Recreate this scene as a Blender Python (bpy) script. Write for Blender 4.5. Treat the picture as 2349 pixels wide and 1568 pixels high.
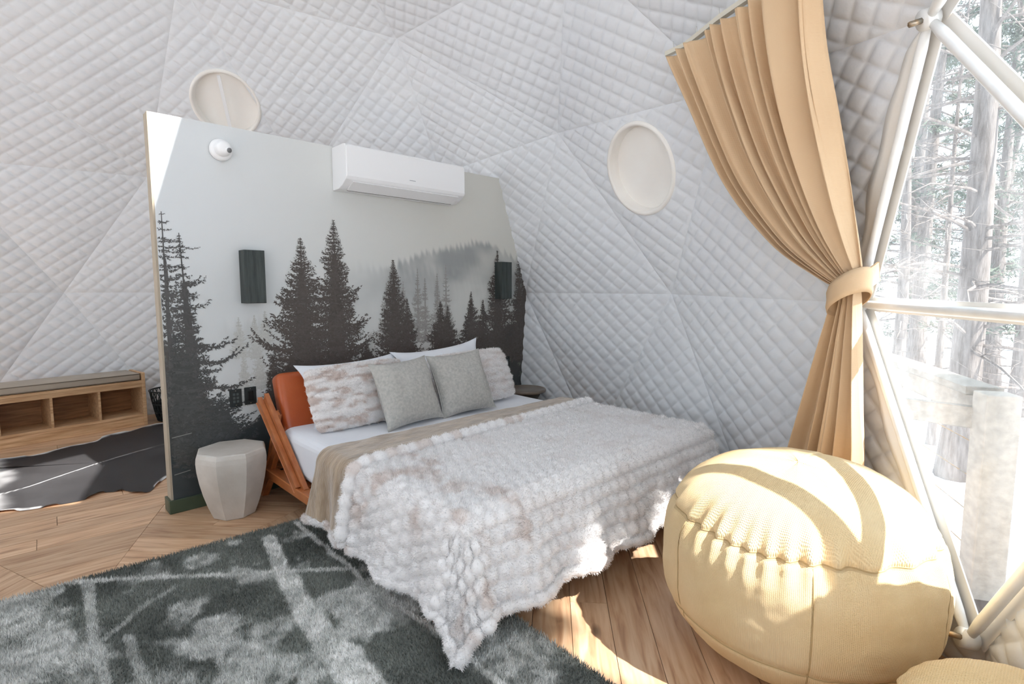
import bpy, bmesh, math, random
import numpy as np
from mathutils import Vector, Matrix

# ------------------------------------------------------------------ clear
for o in list(bpy.data.objects):
    bpy.data.objects.remove(o, do_unlink=True)
SC = bpy.context.scene
COL = SC.collection
PI = math.pi

# ------------------------------------------------------------------ camera
cam_d = bpy.data.cameras.new('camera')
cam_d.sensor_width = 36.0
cam_d.lens = 36.0 * 1235.0 / 2349.0
cam_d.clip_start = 0.05
cam_d.clip_end = 300
cam = bpy.data.objects.new('camera', cam_d)
cam.location = (-0.7306, -3.8179, 1.40)
cam.rotation_euler = (math.radians(90 - 5.6417), 0, math.radians(46.12 - 90))
COL.objects.link(cam)
SC.camera = cam

# ------------------------------------------------------------------ light
world = bpy.data.worlds.new('sky')
SC.world = world
world.use_nodes = True
wn = world.node_tree.nodes
bg = wn['Background']
bg.inputs['Color'].default_value = (0.76, 0.88, 1.0, 1)
bg.inputs['Strength'].default_value = 1.2

sun_d = bpy.data.lights.new('sun', 'SUN')
sun_d.energy = 8.2
sun_d.color = (1.0, 0.975, 0.94)
sun_d.angle = math.radians(0.6)
sun = bpy.data.objects.new('sun', sun_d)
sun.rotation_euler = Vector((-0.13, 1.0, -1.3)).to_track_quat('-Z', 'Y').to_euler()
sun.location = (0, -8, 9)
COL.objects.link(sun)

SC.view_settings.view_transform = 'Standard'
SC.view_settings.look = 'None'
SC.view_settings.exposure = 0.95
SC.view_settings.gamma = 1.0
SC.view_settings.use_curve_mapping = False
SC.cycles.use_denoising = True
SC.cycles.use_adaptive_sampling = True
SC.cycles.adaptive_threshold = 0.12
SC.cycles.max_bounces = 7
SC.cycles.diffuse_bounces = 5
SC.cycles.glossy_bounces = 2
SC.cycles.transmission_bounces = 4
SC.cycles.transparent_max_bounces = 16
SC.cycles.sample_clamp_indirect = 8.0
SC.cycles.caustics_reflective = False
SC.cycles.caustics_refractive = False

# ------------------------------------------------------------------ helpers
def lin(c):
    c = c / 255.0
    return c / 12.92 if c <= 0.04045 else ((c + 0.055) / 1.055) ** 2.4

def rgb(r, g, b):
    return (lin(r), lin(g), lin(b), 1.0)

def rgbn(a):
    a = np.asarray(a, float) / 255.0
    return np.where(a <= 0.04045, a / 12.92, ((a + 0.055) / 1.055) ** 2.4)

def hash2(ix, iy, seed):
    h = (ix.astype(np.int64) * 374761393 + iy.astype(np.int64) * 668265263 + seed * 1442695041) & 0x7fffffff
    h = ((h ^ (h >> 13)) * 1274126177) & 0x7fffffff
    h = (h ^ (h >> 16)) & 0xffff
    return h / 65535.0

def vnoise(x, y, seed=0):
    x = np.asarray(x, float); y = np.asarray(y, float)
    ix = np.floor(x); iy = np.floor(y)
    fx = x - ix; fy = y - iy
    fx = fx * fx * (3 - 2 * fx); fy = fy * fy * (3 - 2 * fy)
    a = hash2(ix, iy, seed); b = hash2(ix + 1, iy, seed)
    c = hash2(ix, iy + 1, seed); d = hash2(ix + 1, iy + 1, seed)
    return (a * (1 - fx) + b * fx) * (1 - fy) + (c * (1 - fx) + d * fx) * fy

def fbm(x, y, seed=0, octv=4):
    s = 0; amp = 0.5; tot = 0
    for k in range(octv):
        s = s + amp * vnoise(x * 2 ** k, y * 2 ** k, seed + 17 * k)
        tot += amp; amp *= 0.5
    return s / tot

def sstep(a, b, x):
    t = np.clip((np.asarray(x, float) - a) / (b - a), 0, 1)
    return t * t * (3 - 2 * t)

MATS = {}
def mat(name, c1, c2=None, rough=0.7, scale=6.0, bump=0.0, bscale=60.0, metal=0.0, spec=0.4,
        stretch=(1, 1, 1), attr=None, sheen=0.0, coat=0.0, detail=4.0, rand=0.0, uv=False):
    if name in MATS:
        return MATS[name]
    m = bpy.data.materials.new(name)
    m.use_nodes = True
    nt = m.node_tree; N = nt.nodes; L = nt.links
    b = N['Principled BSDF']
    b.inputs['Roughness'].default_value = rough
    b.inputs['Metallic'].default_value = metal
    b.inputs['Specular IOR Level'].default_value = spec
    if sheen:
        b.inputs['Sheen Weight'].default_value = sheen
    if coat:
        b.inputs['Coat Weight'].default_value = coat
    tc = N.new('ShaderNodeTexCoord')
    mp = N.new('ShaderNodeMapping')
    mp.inputs['Scale'].default_value = stretch
    L.new(tc.outputs['UV' if uv else 'Object'], mp.inputs['Vector'])
    col = None
    if attr:
        at = N.new('ShaderNodeAttribute'); at.attribute_name = attr
        col = at.outputs['Color']
    elif c2 is not None:
        nz = N.new('ShaderNodeTexNoise')
        nz.inputs['Scale'].default_value = scale
        nz.inputs['Detail'].default_value = detail
        L.new(mp.outputs['Vector'], nz.inputs['Vector'])
        rp = N.new('ShaderNodeValToRGB')
        rp.color_ramp.elements[0].position = 0.32
        rp.color_ramp.elements[1].position = 0.68
        rp.color_ramp.elements[0].color = c1
        rp.color_ramp.elements[1].color = c2
        L.new(nz.outputs['Fac'], rp.inputs['Fac'])
        col = rp.outputs['Color']
    if rand and col is not None:
        oi = N.new('ShaderNodeObjectInfo')
        mr = N.new('ShaderNodeMapRange')
        mr.inputs['To Min'].default_value = 1 - rand
        mr.inputs['To Max'].default_value = 1 + rand
        L.new(oi.outputs['Random'], mr.inputs['Value'])
        hs = N.new('ShaderNodeHueSaturation')
        L.new(mr.outputs['Result'], hs.inputs['Value'])
        L.new(col, hs.inputs['Color'])
        col = hs.outputs['Color']
    if col is not None:
        L.new(col, b.inputs['Base Color'])
    else:
        b.inputs['Base Color'].default_value = c1
    if bump:
        n2 = N.new('ShaderNodeTexNoise')
        n2.inputs['Scale'].default_value = bscale
        n2.inputs['Detail'].default_value = 3
        L.new(mp.outputs['Vector'], n2.inputs['Vector'])
        bp = N.new('ShaderNodeBump')
        bp.inputs['Strength'].default_value = bump
        bp.inputs['Distance'].default_value = 0.01
        L.new(n2.outputs['Fac'], bp.inputs['Height'])
        L.new(bp.outputs['Normal'], b.inputs['Normal'])
    MATS[name] = m
    return m

def wood(name, c1, c2, rough=0.45, axis=0, rand=0.12, coat=0.0, fine=(1.5, 26, 26), uv=False):
    return mat(name, c1, c2, rough=rough, scale=2.2, bump=0.12, bscale=5.0, stretch=tuple(fine), rand=rand,
               coat=coat, detail=6, uv=uv)

def weave(name, c1, c2, size, rough=0.85, bump=0.5, sheen=0.0, cs=5.0):
    m = mat(name, c1, c2, rough=rough, scale=cs, sheen=sheen, spec=0.25)
    if m.get('weave'):
        return m
    m['weave'] = 1
    nt = m.node_tree; N = nt.nodes; L = nt.links
    tc = N.new('ShaderNodeTexCoord')
    w1 = N.new('ShaderNodeTexWave'); w1.bands_direction = 'X'
    w2 = N.new('ShaderNodeTexWave'); w2.bands_direction = 'Y'
    for w in (w1, w2):
        w.inputs['Scale'].default_value = 1.0 / size
        w.inputs['Distortion'].default_value = 0.6
        L.new(tc.outputs['UV'], w.inputs['Vector'])
    mm = N.new('ShaderNodeMath'); mm.operation = 'MULTIPLY'
    L.new(w1.outputs['Fac'], mm.inputs[0]); L.new(w2.outputs['Fac'], mm.inputs[1])
    bp = N.new('ShaderNodeBump'); bp.inputs['Strength'].default_value = bump
    bp.inputs['Distance'].default_value = 0.004
    L.new(mm.outputs[0], bp.inputs['Height'])
    L.new(bp.outputs['Normal'], N['Principled BSDF'].inputs['Normal'])
    return m

def link(o, parent=None):
    COL.objects.link(o)
    if parent is not None:
        o.parent = parent
    return o

def mesh(name, V, F, m=None, parent=None, smooth=False, uv=None, col=None, loc=None, rotz=None):
    """V (n,3), F list of tuples or int array (k,3|4)."""
    me = bpy.data.meshes.new(name)
    V = np.asarray(V, np.float32)
    if isinstance(F, np.ndarray):
        k, w = F.shape
        me.vertices.add(len(V)); me.vertices.foreach_set('co', V.ravel())
        me.loops.add(k * w); me.loops.foreach_set('vertex_index', F.astype(np.int32).ravel())
        me.polygons.add(k)
        me.polygons.foreach_set('loop_start', np.arange(0, k * w, w, dtype=np.int32))
        me.polygons.foreach_set('loop_total', np.full(k, w, np.int32))
        me.update(calc_edges=True)
    else:
        me.from_pydata([tuple(map(float, v)) for v in V], [], F)
        me.update()
    if smooth:
        me.polygons.foreach_set('use_smooth', np.ones(len(me.polygons), bool))
    if uv is not None:
        ul = me.uv_layers.new(name='UVMap')
        vi = np.empty(len(me.loops), np.int32); me.loops.foreach_get('vertex_index', vi)
        ul.data.foreach_set('uv', np.asarray(uv, np.float32)[vi].ravel())
    if col is not None:
        ca = me.color_attributes.new('Col', 'FLOAT_COLOR', 'POINT')
        c = np.ones((len(V), 4), np.float32); c[:, :3] = col
        ca.data.foreach_set('color', c.ravel())
    if m is not None:
        me.materials.append(m)
    o = bpy.data.objects.new(name, me)
    if loc is not None:
        o.location = loc
    if rotz is not None:
        o.rotation_euler = (0, 0, rotz)
    return link(o, parent)

def tag(o, label=None, cat=None, group=None, kind=None):
    if label: o['label'] = label
    if cat: o['category'] = cat
    if group: o['group'] = group
    if kind: o['kind'] = kind
    return o

def thing(name, label, cat, loc=(0, 0, 0), rotz=0.0, group=None, kind=None):
    o = bpy.data.objects.new(name, None)
    o.empty_display_size = 0.1
    o.location = loc; o.rotation_euler = (0, 0, rotz)
    COL.objects.link(o)
    return tag(o, label, cat, group, kind)

def bm_obj(name, bm, m, parent=None, smooth=False):
    me = bpy.data.meshes.new(name)
    bmesh.ops.recalc_face_normals(bm, faces=bm.faces[:])
    bm.to_mesh(me); bm.free()
    if smooth:
        me.polygons.foreach_set('use_smooth', np.ones(len(me.polygons), bool))
    me.materials.append(m)
    return link(bpy.data.objects.new(name, me), parent)

def box(name, p0, p1, m, parent=None, bev=0.004, seg=2, rot=None, smooth=False):
    """axis box p0..p1, optional (axis, angle, pivot) rotation, bevelled."""
    bm = bmesh.new()
    bmesh.ops.create_cube(bm, size=1.0)
    p0 = Vector(p0); p1 = Vector(p1)
    c = (p0 + p1) / 2; s = p1 - p0
    for v in bm.verts:
        v.co = Vector((v.co.x * s.x + c.x, v.co.y * s.y + c.y, v.co.z * s.z + c.z))
    if bev:
        bmesh.ops.bevel(bm, geom=bm.edges[:], offset=bev, segments=seg, affect='EDGES', profile=0.5)
    if rot:
        bmesh.ops.rotate(bm, verts=bm.verts[:], cent=Vector(rot[2]), matrix=Matrix.Rotation(rot[1], 3, rot[0]))
    return bm_obj(name, bm, m, parent, smooth)

def beam(name, a, b, w, t, m, parent=None, bev=0.004, up=(0, 0, 1)):
    """rectangular bar between points a and b; w across, t along the 'up-ish' direction."""
    a = Vector(a); b = Vector(b); d = (b - a); ln = d.length; d.normalize()
    u = Vector(up); x = d.cross(u).normalized(); u = x.cross(d).normalized()
    bm = bmesh.new()
    bmesh.ops.create_cube(bm, size=1.0)
    for v in bm.verts:
        v.co = a + d * ((v.co.x + 0.5) * ln) + x * (v.co.y * w) + u * (v.co.z * t)
    if bev:
        bmesh.ops.bevel(bm, geom=bm.edges[:], offset=bev, segments=2, affect='EDGES', profile=0.5)
    return bm_obj(name, bm, m, parent)

def tube_geo(path, r, n=8, closed=False):
    P = np.asarray(path, float); k = len(P)
    rad = np.full(k, r) if np.isscalar(r) else np.asarray(r, float)
    if closed:
        T = np.roll(P, -1, 0) - np.roll(P, 1, 0)
    else:
        T = np.gradient(P, axis=0)
    T /= np.linalg.norm(T, axis=1)[:, None] + 1e-12
    ref = np.array([0, 0, 1.0])
    X = np.cross(T, ref)
    bad = np.linalg.norm(X, axis=1) < 0.15
    X[bad] = np.cross(T[bad], np.array([1.0, 0, 0]))
    X /= np.linalg.norm(X, axis=1)[:, None]
    Y = np.cross(X, T)
    th = np.linspace(0, 2 * PI, n, endpoint=False)
    V = P[:, None, :] + rad[:, None, None] * (np.cos(th)[None, :, None] * X[:, None, :] + np.sin(th)[None, :, None] * Y[:, None, :])
    V = V.reshape(-1, 3)
    F = []
    kk = k if closed else k - 1
    for i in range(kk):
        j = (i + 1) % k
        for q in range(n):
            F.append((i * n + q, i * n + (q + 1) % n, j * n + (q + 1) % n, j * n + q))
    if not closed:
        F.append(tuple(range(n))[::-1]); F.append(tuple((k - 1) * n + q for q in range(n)))
    return V, F

def tube(name, path, r, m, parent=None, n=8, closed=False):
    V, F = tube_geo(path, r, n, closed)
    return mesh(name, V, F, m, parent, smooth=True)

def lathe(name, prof, m, parent=None, n=32, center=(0, 0, 0), smooth=True, rot0=0.0):
    V = []; F = []
    for r, z in prof:
        for q in range(n):
            a = 2 * PI * q / n + rot0
            V.append((center[0] + r * math.cos(a), center[1] + r * math.sin(a), center[2] + z))
    for i in range(len(prof) - 1):
        for q in range(n):
            F.append((i * n + q, i * n + (q + 1) % n, (i + 1) * n + (q + 1) % n, (i + 1) * n + q))
    if prof[0][0] > 1e-6: F.append(tuple(range(n))[::-1])
    if prof[-1][0] > 1e-6: F.append(tuple((len(prof) - 1) * n + q for q in range(n)))
    return mesh(name, V, F, m, parent, smooth=smooth)

def grid_faces(nu, nv, wrap=False):
    i = np.arange(nu if wrap else nu - 1)[:, None]; j = np.arange(nv - 1)[None, :]
    i2 = (i + 1) % nu
    return np.stack([i * nv + j + 0 * i, i2 * nv + j, i2 * nv + j + 1, i * nv + j + 1], -1).reshape(-1, 4)

def grid_normals(P):
    du = np.gradient(P, axis=0); dv = np.gradient(P, axis=1)
    n = np.cross(du, dv)
    return n / (np.linalg.norm(n, axis=2)[..., None] + 1e-12)

def blades(name, P, Nn, length, width, m, parent, col=None, seed=1, lean=0.6, sweep=None, var=0.12):
    """a pile or fur of thin tapering tufts rooted at P along Nn; one mesh."""
    rng = np.random.default_rng(seed)
    k = len(P)
    d = Nn + lean * rng.normal(size=(k, 3)) * 0.6
    if sweep is not None:
        d = d + np.asarray(sweep)
    d /= np.linalg.norm(d, axis=1)[:, None]
    s = np.cross(d, rng.normal(size=(k, 3))); s /= np.linalg.norm(s, axis=1)[:, None] + 1e-9
    L = length * (0.6 + 0.7 * rng.random(k))[:, None]
    w = width * (0.7 + 0.6 * rng.random(k))[:, None]
    V = np.empty((k, 3, 3))
    V[:, 0] = P - s * w; V[:, 1] = P + s * w; V[:, 2] = P + d * L
    F = np.arange(3 * k).reshape(-1, 3)
    c = None
    if col is not None:
        c = np.repeat(col * (1 - var + 2 * var * rng.random((k, 1))), 3, axis=0)
    o = mesh(name, V.reshape(-1, 3), F, m, parent, col=c)
    o['kind'] = 'stuff'
    return o

def scatter(Pg, Ng, count, seed, arrs=()):
    """random bilinear samples on a grid surface."""
    rng = np.random.default_rng(seed)
    nu, nv = Pg.shape[:2]
    u = rng.random(count) * (nu - 1.001); v = rng.random(count) * (nv - 1.001)
    i = u.astype(int); j = v.astype(int); fu = (u - i)[:, None]; fv = (v - j)[:, None]
    def smp(A):
        return (A[i, j] * (1 - fu) + A[i + 1, j] * fu) * (1 - fv) + (A[i, j + 1] * (1 - fu) + A[i + 1, j + 1] * fu) * fv
    return smp(Pg), smp(Ng), [smp(a) for a in arrs], u / (nu - 1), v / (nv - 1)

# ------------------------------------------------------------------ materials
M_LINER = mat('quilted_liner', rgb(226, 228, 230), rgb(220, 222, 225), rough=0.75, scale=1.2, bump=0.10, bscale=45, spec=0.25)
M_WHITE = mat('white_plastic', rgb(238, 238, 238), rough=0.35)
M_STEEL = mat('white_powder_coat', rgb(236, 236, 234), rgb(226, 226, 224), rough=0.35, scale=12)
M_CREAM = mat('cream_canvas', rgb(242, 239, 233), rgb(238, 233, 226), rough=0.8, scale=3, bump=0.1, bscale=90)
M_BEIGE = mat('beige_flap', rgb(238, 235, 230), rgb(232, 228, 221), rough=0.7, scale=3)
M_BOLT = mat('zinc_bolt', rgb(150, 148, 140), rgb(190, 150, 100), rough=0.4, metal=0.8, scale=30)
M_DARK = mat('black_plastic', rgb(28, 33, 33), rgb(34, 40, 40), rough=0.45, scale=40)
M_SCONCE = mat('green_black_stained_wood', rgb(40, 47, 46), rgb(66, 73, 71), rough=0.55, scale=3, stretch=(18, 18, 1.5), bump=0.2, bscale=8)
M_OLIVE = mat('olive_baseboard', rgb(62, 74, 58), rgb(70, 82, 64), rough=0.4, scale=8)
M_EDGE = mat('raw_wall_end', rgb(168, 156, 138), rgb(180, 168, 150), rough=0.7, scale=4)
M_WALLB = mat('painted_wall_back', rgb(225, 224, 220), rgb(220, 219, 215), rough=0.8, scale=3)
M_VCOL = mat('printed_paper', (1, 1, 1, 1), attr='Col', rough=0.6, spec=0.3, bump=0.05, bscale=200)
M_PILE = mat('rug_pile', (1, 1, 1, 1), attr='Col', rough=0.9, spec=0.1)
M_HIDE = mat('cow_hide', (1, 1, 1, 1), attr='Col', rough=0.55, spec=0.35, bump=0.25, bscale=160, stretch=(1, 4, 1))
M_FUR = mat('faux_fur', (1, 1, 1, 1), attr='Col', rough=0.9, spec=0.12, sheen=0.3)
M_PLUSH = mat('brown_plush', rgb(142, 120, 96), rgb(186, 164, 138), rough=0.8, scale=7, stretch=(1, 3, 1), bump=0.5, bscale=30, sheen=0.6)
M_SHEET = mat('white_cotton', rgb(238, 240, 244), rgb(232, 234, 240), rough=0.8, scale=4, bump=0.15, bscale=9, spec=0.2)
M_LEATHER = mat('cognac_leather', rgb(172, 78, 36), rgb(188, 94, 48), rough=0.34, scale=3.5, bump=0.08, bscale=120, spec=0.5)
M_TEAK = wood('red_brown_teak', rgb(170, 96, 52), rgb(198, 124, 74), rough=0.32, fine=(14, 3, 6), coat=0.2)
M_OAKB = wood('bench_oak', rgb(184, 142, 102), rgb(222, 186, 146), rough=0.42, fine=(1.6, 20, 20))
M_CUSH = mat('beige_vinyl', rgb(170, 157, 142), rgb(178, 166, 150), rough=0.5, scale=3, bump=0.05)
M_PIPE = mat('dark_piping', rgb(110, 98, 86), rough=0.6)
M_CONC = mat('pale_concrete', rgb(188, 180, 170), rgb(212, 206, 198), rough=0.6, scale=4.5, bump=0.15, bscale=40, detail=7)
M_TABLE = mat('brown_stone_resin', rgb(112, 100, 90), rgb(138, 126, 114), rough=0.4, scale=5, detail=6)
M_TABLED = mat('dark_table_foot', rgb(58, 56, 54), rgb(70, 66, 62), rough=0.5, scale=8)
M_CURTAIN = weave('tan_cotton', rgb(204, 174, 140), rgb(212, 184, 150), 0.022, rough=0.85, bump=0.15, cs=2.0)
M_POUF = weave('gold_raffia', rgb(232, 200, 150), rgb(238, 212, 168), 0.0175, rough=0.65, bump=0.6, cs=3.5)
M_SEAM = mat('stitched_seam', rgb(184, 156, 112), rough=0.8)
M_GREY = weave('grey_linen', rgb(172, 170, 165), rgb(194, 191, 185), 0.018, rough=0.9, bump=0.35, cs=60)
M_SNOW = mat('snow_ground', rgb(236, 238, 242), rgb(228, 230, 236), rough=0.8, scale=0.4, bump=0.2, bscale=2)
M_DECK = wood('weathered_deck', rgb(150, 142, 130), rgb(172, 162, 150), rough=0.8, fine=(2, 14, 14))
M_BARK = mat('grey_bark', rgb(92, 84, 78), rgb(126, 118, 112), rough=0.9, scale=5, stretch=(6, 6, 1), bump=0.6, bscale=14)
M_NEEDLE = mat('winter_needles', rgb(82, 92, 80), rgb(112, 118, 104), rough=0.9, scale=2)
M_SUB = mat('dark_subfloor', rgb(70, 52, 38), rough=0.9)

def oak_floor():
    m = bpy.data.materials.new('oak_plank'); m.use_nodes = True
    nt = m.node_tree; N = nt.nodes; L = nt.links
    b = N['Principled BSDF']; b.inputs['Roughness'].default_value = 0.42
    uv = N.new('ShaderNodeUVMap'); uv.uv_map = 'UVMap'
    oi = N.new('ShaderNodeObjectInfo')
    ad = N.new('ShaderNodeVectorMath'); ad.operation = 'MULTIPLY_ADD'
    L.new(oi.outputs['Random'], ad.inputs[0])
    ad.inputs[1].default_value = (37, 53, 0)
    L.new(uv.outputs['UV'], ad.inputs[2])
    mp = N.new('ShaderNodeMapping'); mp.inputs['Scale'].default_value = (1.6, 16, 1)
    L.new(ad.outputs[0], mp.inputs['Vector'])
    n1 = N.new('ShaderNodeTexNoise'); n1.inputs['Scale'].default_value = 2.0; n1.inputs['Detail'].default_value = 7
    n1.inputs['Distortion'].default_value = 0.6
    L.new(mp.outputs[0], n1.inputs['Vector'])
    r1 = N.new('ShaderNodeValToRGB')
    r1.color_ramp.elements[0].position = 0.28; r1.color_ramp.elements[0].color = rgb(166, 124, 92)
    r1.color_ramp.elements[1].position = 0.66; r1.color_ramp.elements[1].color = rgb(220, 186, 152)
    e = r1.color_ramp.elements.new(0.46); e.color = rgb(204, 164, 128)
    L.new(n1.outputs['Fac'], r1.inputs['Fac'])
    # knots
    mk = N.new('ShaderNodeMapping'); mk.inputs['Scale'].default_value = (1.1, 2.6, 1)
    L.new(ad.outputs[0], mk.inputs['Vector'])
    vo = N.new('ShaderNodeTexVoronoi'); vo.inputs['Scale'].default_value = 1.6
    L.new(mk.outputs[0], vo.inputs['Vector'])
    rk = N.new('ShaderNodeValToRGB')
    rk.color_ramp.elements[0].position = 0.03; rk.color_ramp.elements[0].color = (0.28, 0.26, 0.24, 1)
    rk.color_ramp.elements[1].position = 0.10; rk.color_ramp.elements[1].color = (1, 1, 1, 1)
    L.new(vo.outputs['Distance'], rk.inputs['Fac'])
    mx = N.new('ShaderNodeMix'); mx.data_type = 'RGBA'; mx.blend_type = 'MULTIPLY'
    mx.inputs['Factor'].default_value = 0.8
    L.new(r1.outputs['Color'], mx.inputs['A']); L.new(rk.outputs['Color'], mx.inputs['B'])
    mr = N.new('ShaderNodeMapRange'); mr.inputs['To Min'].default_value = 0.82; mr.inputs['To Max'].default_value = 1.12
    L.new(oi.outputs['Random'], mr.inputs['Value'])
    hs = N.new('ShaderNodeHueSaturation')
    L.new(mr.outputs['Result'], hs.inputs['Value']); L.new(mx.outputs['Result'], hs.inputs['Color'])
    L.new(hs.outputs['Color'], b.inputs['Base Color'])
    bp = N.new('ShaderNodeBump'); bp.inputs['Strength'].default_value = 0.12; bp.inputs['Distance'].default_value = 0.003
    L.new(n1.outputs['Fac'], bp.inputs['Height']); L.new(bp.outputs['Normal'], b.inputs['Normal'])
    return m
M_OAK = oak_floor()

def pvc():
    m = bpy.data.materials.new('clear_vinyl'); m.use_nodes = True
    nt = m.node_tree; N = nt.nodes; L = nt.links
    out = N['Material Output']; N.remove(N['Principled BSDF'])
    tr = N.new('ShaderNodeBsdfTransparent'); tr.inputs['Color'].default_value = (0.95, 0.97, 0.98, 1)
    tl = N.new('ShaderNodeBsdfTranslucent'); tl.inputs['Color'].default_value = (0.9, 0.93, 0.95, 1)
    gl = N.new('ShaderNodeBsdfGlossy'); gl.inputs['Roughness'].default_value = 0.12
    tc = N.new('ShaderNodeTexCoord')
    mp = N.new('ShaderNodeMapping'); mp.inputs['Scale'].default_value = (1, 1, 0.25)
    L.new(tc.outputs['Object'], mp.inputs['Vector'])
    nz = N.new('ShaderNodeTexNoise'); nz.inputs['Scale'].default_value = 14; nz.inputs['Detail'].default_value = 6
    L.new(mp.outputs[0], nz.inputs['Vector'])
    mr = N.new('ShaderNodeMapRange'); mr.inputs['From Min'].default_value = 0.3; mr.inputs['From Max'].default_value = 0.7
    mr.inputs['To Min'].default_value = 0.05; mr.inputs['To Max'].default_value = 0.12
    L.new(nz.outputs['Fac'], mr.inputs['Value'])
    m1 = N.new('ShaderNodeMixShader'); m2 = N.new('ShaderNodeMixShader')
    L.new(mr.outputs['Result'], m1.inputs['Fac'])
    L.new(tr.outputs[0], m1.inputs[1]); L.new(tl.outputs[0], m1.inputs[2])
    m2.inputs['Fac'].default_value = 0.04
    L.new(m1.outputs[0], m2.inputs[1]); L.new(gl.outputs[0], m2.inputs[2])
    L.new(m2.outputs[0], out.inputs['Surface'])
    return m
M_PVC = pvc()

# ================================================================== THE DOME
DC = np.array([-0.90, -0.56]); ZC = 0.90; RS = 4.10
def ring(az, z, r=None):
    if r is None:
        r = math.sqrt(max(RS * RS - (z - ZC) ** 2, 0))
    a = math.radians(az)
    return np.array([DC[0] + r * math.cos(a), DC[1] + r * math.sin(a), z])
R0 = [ring(-4 - 24 * i, -0.02, 4.08) for i in range(15)]
R1 = [ring(8 - 24 * i, 1.36) for i in range(15)]
R2 = [ring(-4 - 24 * i, 2.55) for i in range(15)]
R2[0] = np.array([2.78, -0.72, 2.70]); R2[2] = np.array([1.64, -3.45, 2.32])
R1[2] = np.array([2.25, -3.15, 1.33]); R1[3] = np.array([1.139, -4.093, 1.313])
R0f = [np.array(q) for q in R0]                       # foot of the skirt on the floor
R0[2] = np.array([1.654, -3.685, 0.182])
for i in (3, 4, 5): R0[i] = ring(-4 - 24 * i, 0.18)
R0f[2] = np.array([1.70, -3.72, -0.02])
R3 = [ring(20 - 36 * j, 3.60) for j in range(10)]
R3[3] = np.array([0.03, -2.72, 4.28]); R3[9] = ring(56, 4.02)
R4 = [ring(20 - 72 * s, 4.55) for s in range(5)]
R4[1] = np.array([0.46, -1.56, 4.66])
APEX = np.array([DC[0], DC[1], ZC + RS])
tris = []; SKIRT = []
WIN = {2: 1, 3: 1, 4: 1, 5: 1, 7: 2, 8: 2, 9: 2}      # glazed bays: facing the deck, and an unseen bay added to brighten the room
WIN2 = {2: 1, 3: 1, 4: 1, 7: 2, 8: 2}
for i in range(15):
    j = (i + 1) % 15
    tris.append((R1[i], R1[j], R0[i], WIN.get(i, False)))
    tris.append((R0[i], R0[j], R1[j], False))
    tris.append((R1[i], R1[j], R2[i], WIN.get(i, False)))
    tris.append((R2[i], R2[j], R1[j], WIN2.get(i, False)))
for i in (1, 2, 3, 4, 5):
    j = i + 1
    if j <= 5: SKIRT.append((R0f[i], R0f[j], R0[j], False))
    if i >= 2: SKIRT.append((R0f[i], (R0[j] if j <= 5 else R0f[j]), R0[i], False))
for s in range(5):
    a = [R2[(3 * s - 1 + k) % 15] for k in range(4)]
    b = [R3[(2 * s + k) % 10] for k in range(3)]
    c0, c1 = R4[s], R4[(s + 1) % 5]
    if s == 4: PORT_L = len(tris) + 2
    for t in ((a[0], a[1], b[0]), (a[1], b[1], b[0]), (a[1], a[2], b[1]), (a[2], b[2], b[1]), (a[2], a[3], b[2])):
        tris.append(t + (False,))
    tris.append((b[0], b[1], c0, False))
    tris.append((b[1], c1, c0, 'sky' if s == 1 else False))
    tris.append((b[1], b[2], c1, False))
    tris.append((c0, c1, APEX, 'sky' if s in (2, 3) else False))  # apex panes are unseen, added to bring more light down

wall_dome = thing('wall_dome', 'white quilted fabric lining of the faceted dome tent', 'dome lining', kind='structure')
DCEN = np.array([DC[0], DC[1], 1.2])
QU, QV = 0.155, 0.122
SEAMS = (0.72, 2.02, 3.22)
VENTS = []          # (centre, normal, radius)

def tri_frame(P0, P1, P2):
    n = np.cross(P1 - P0, P2 - P0); n /= np.linalg.norm(n)
    c = (P0 + P1 + P2) / 3
    if np.dot(n, DCEN - c) < 0:
        n = -n
    u = np.cross(np.array([0, 0, 1.0]), n)
    if np.linalg.norm(u) < 1e-3: u = np.array([1.0, 0, 0])
    u /= np.linalg.norm(u); v = np.cross(n, u)
    return c, n, u, v

def in_tri2(p, a, b, c, m=0.0):
    def sd(p1, p2):
        e = p2 - p1; L = np.linalg.norm(e)
        return ((p[:, 0] - p1[0]) * e[1] - (p[:, 1] - p1[1]) * e[0]) / L
    s = np.stack([sd(a, b), sd(b, c), sd(c, a)], 1)
    if s.mean() * 0 + np.sign((c[0] - a[0]) * (b[1] - a[1]) - (c[1] - a[1]) * (b[0] - a[0])) < 0:
        s = -s
    return s

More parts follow.
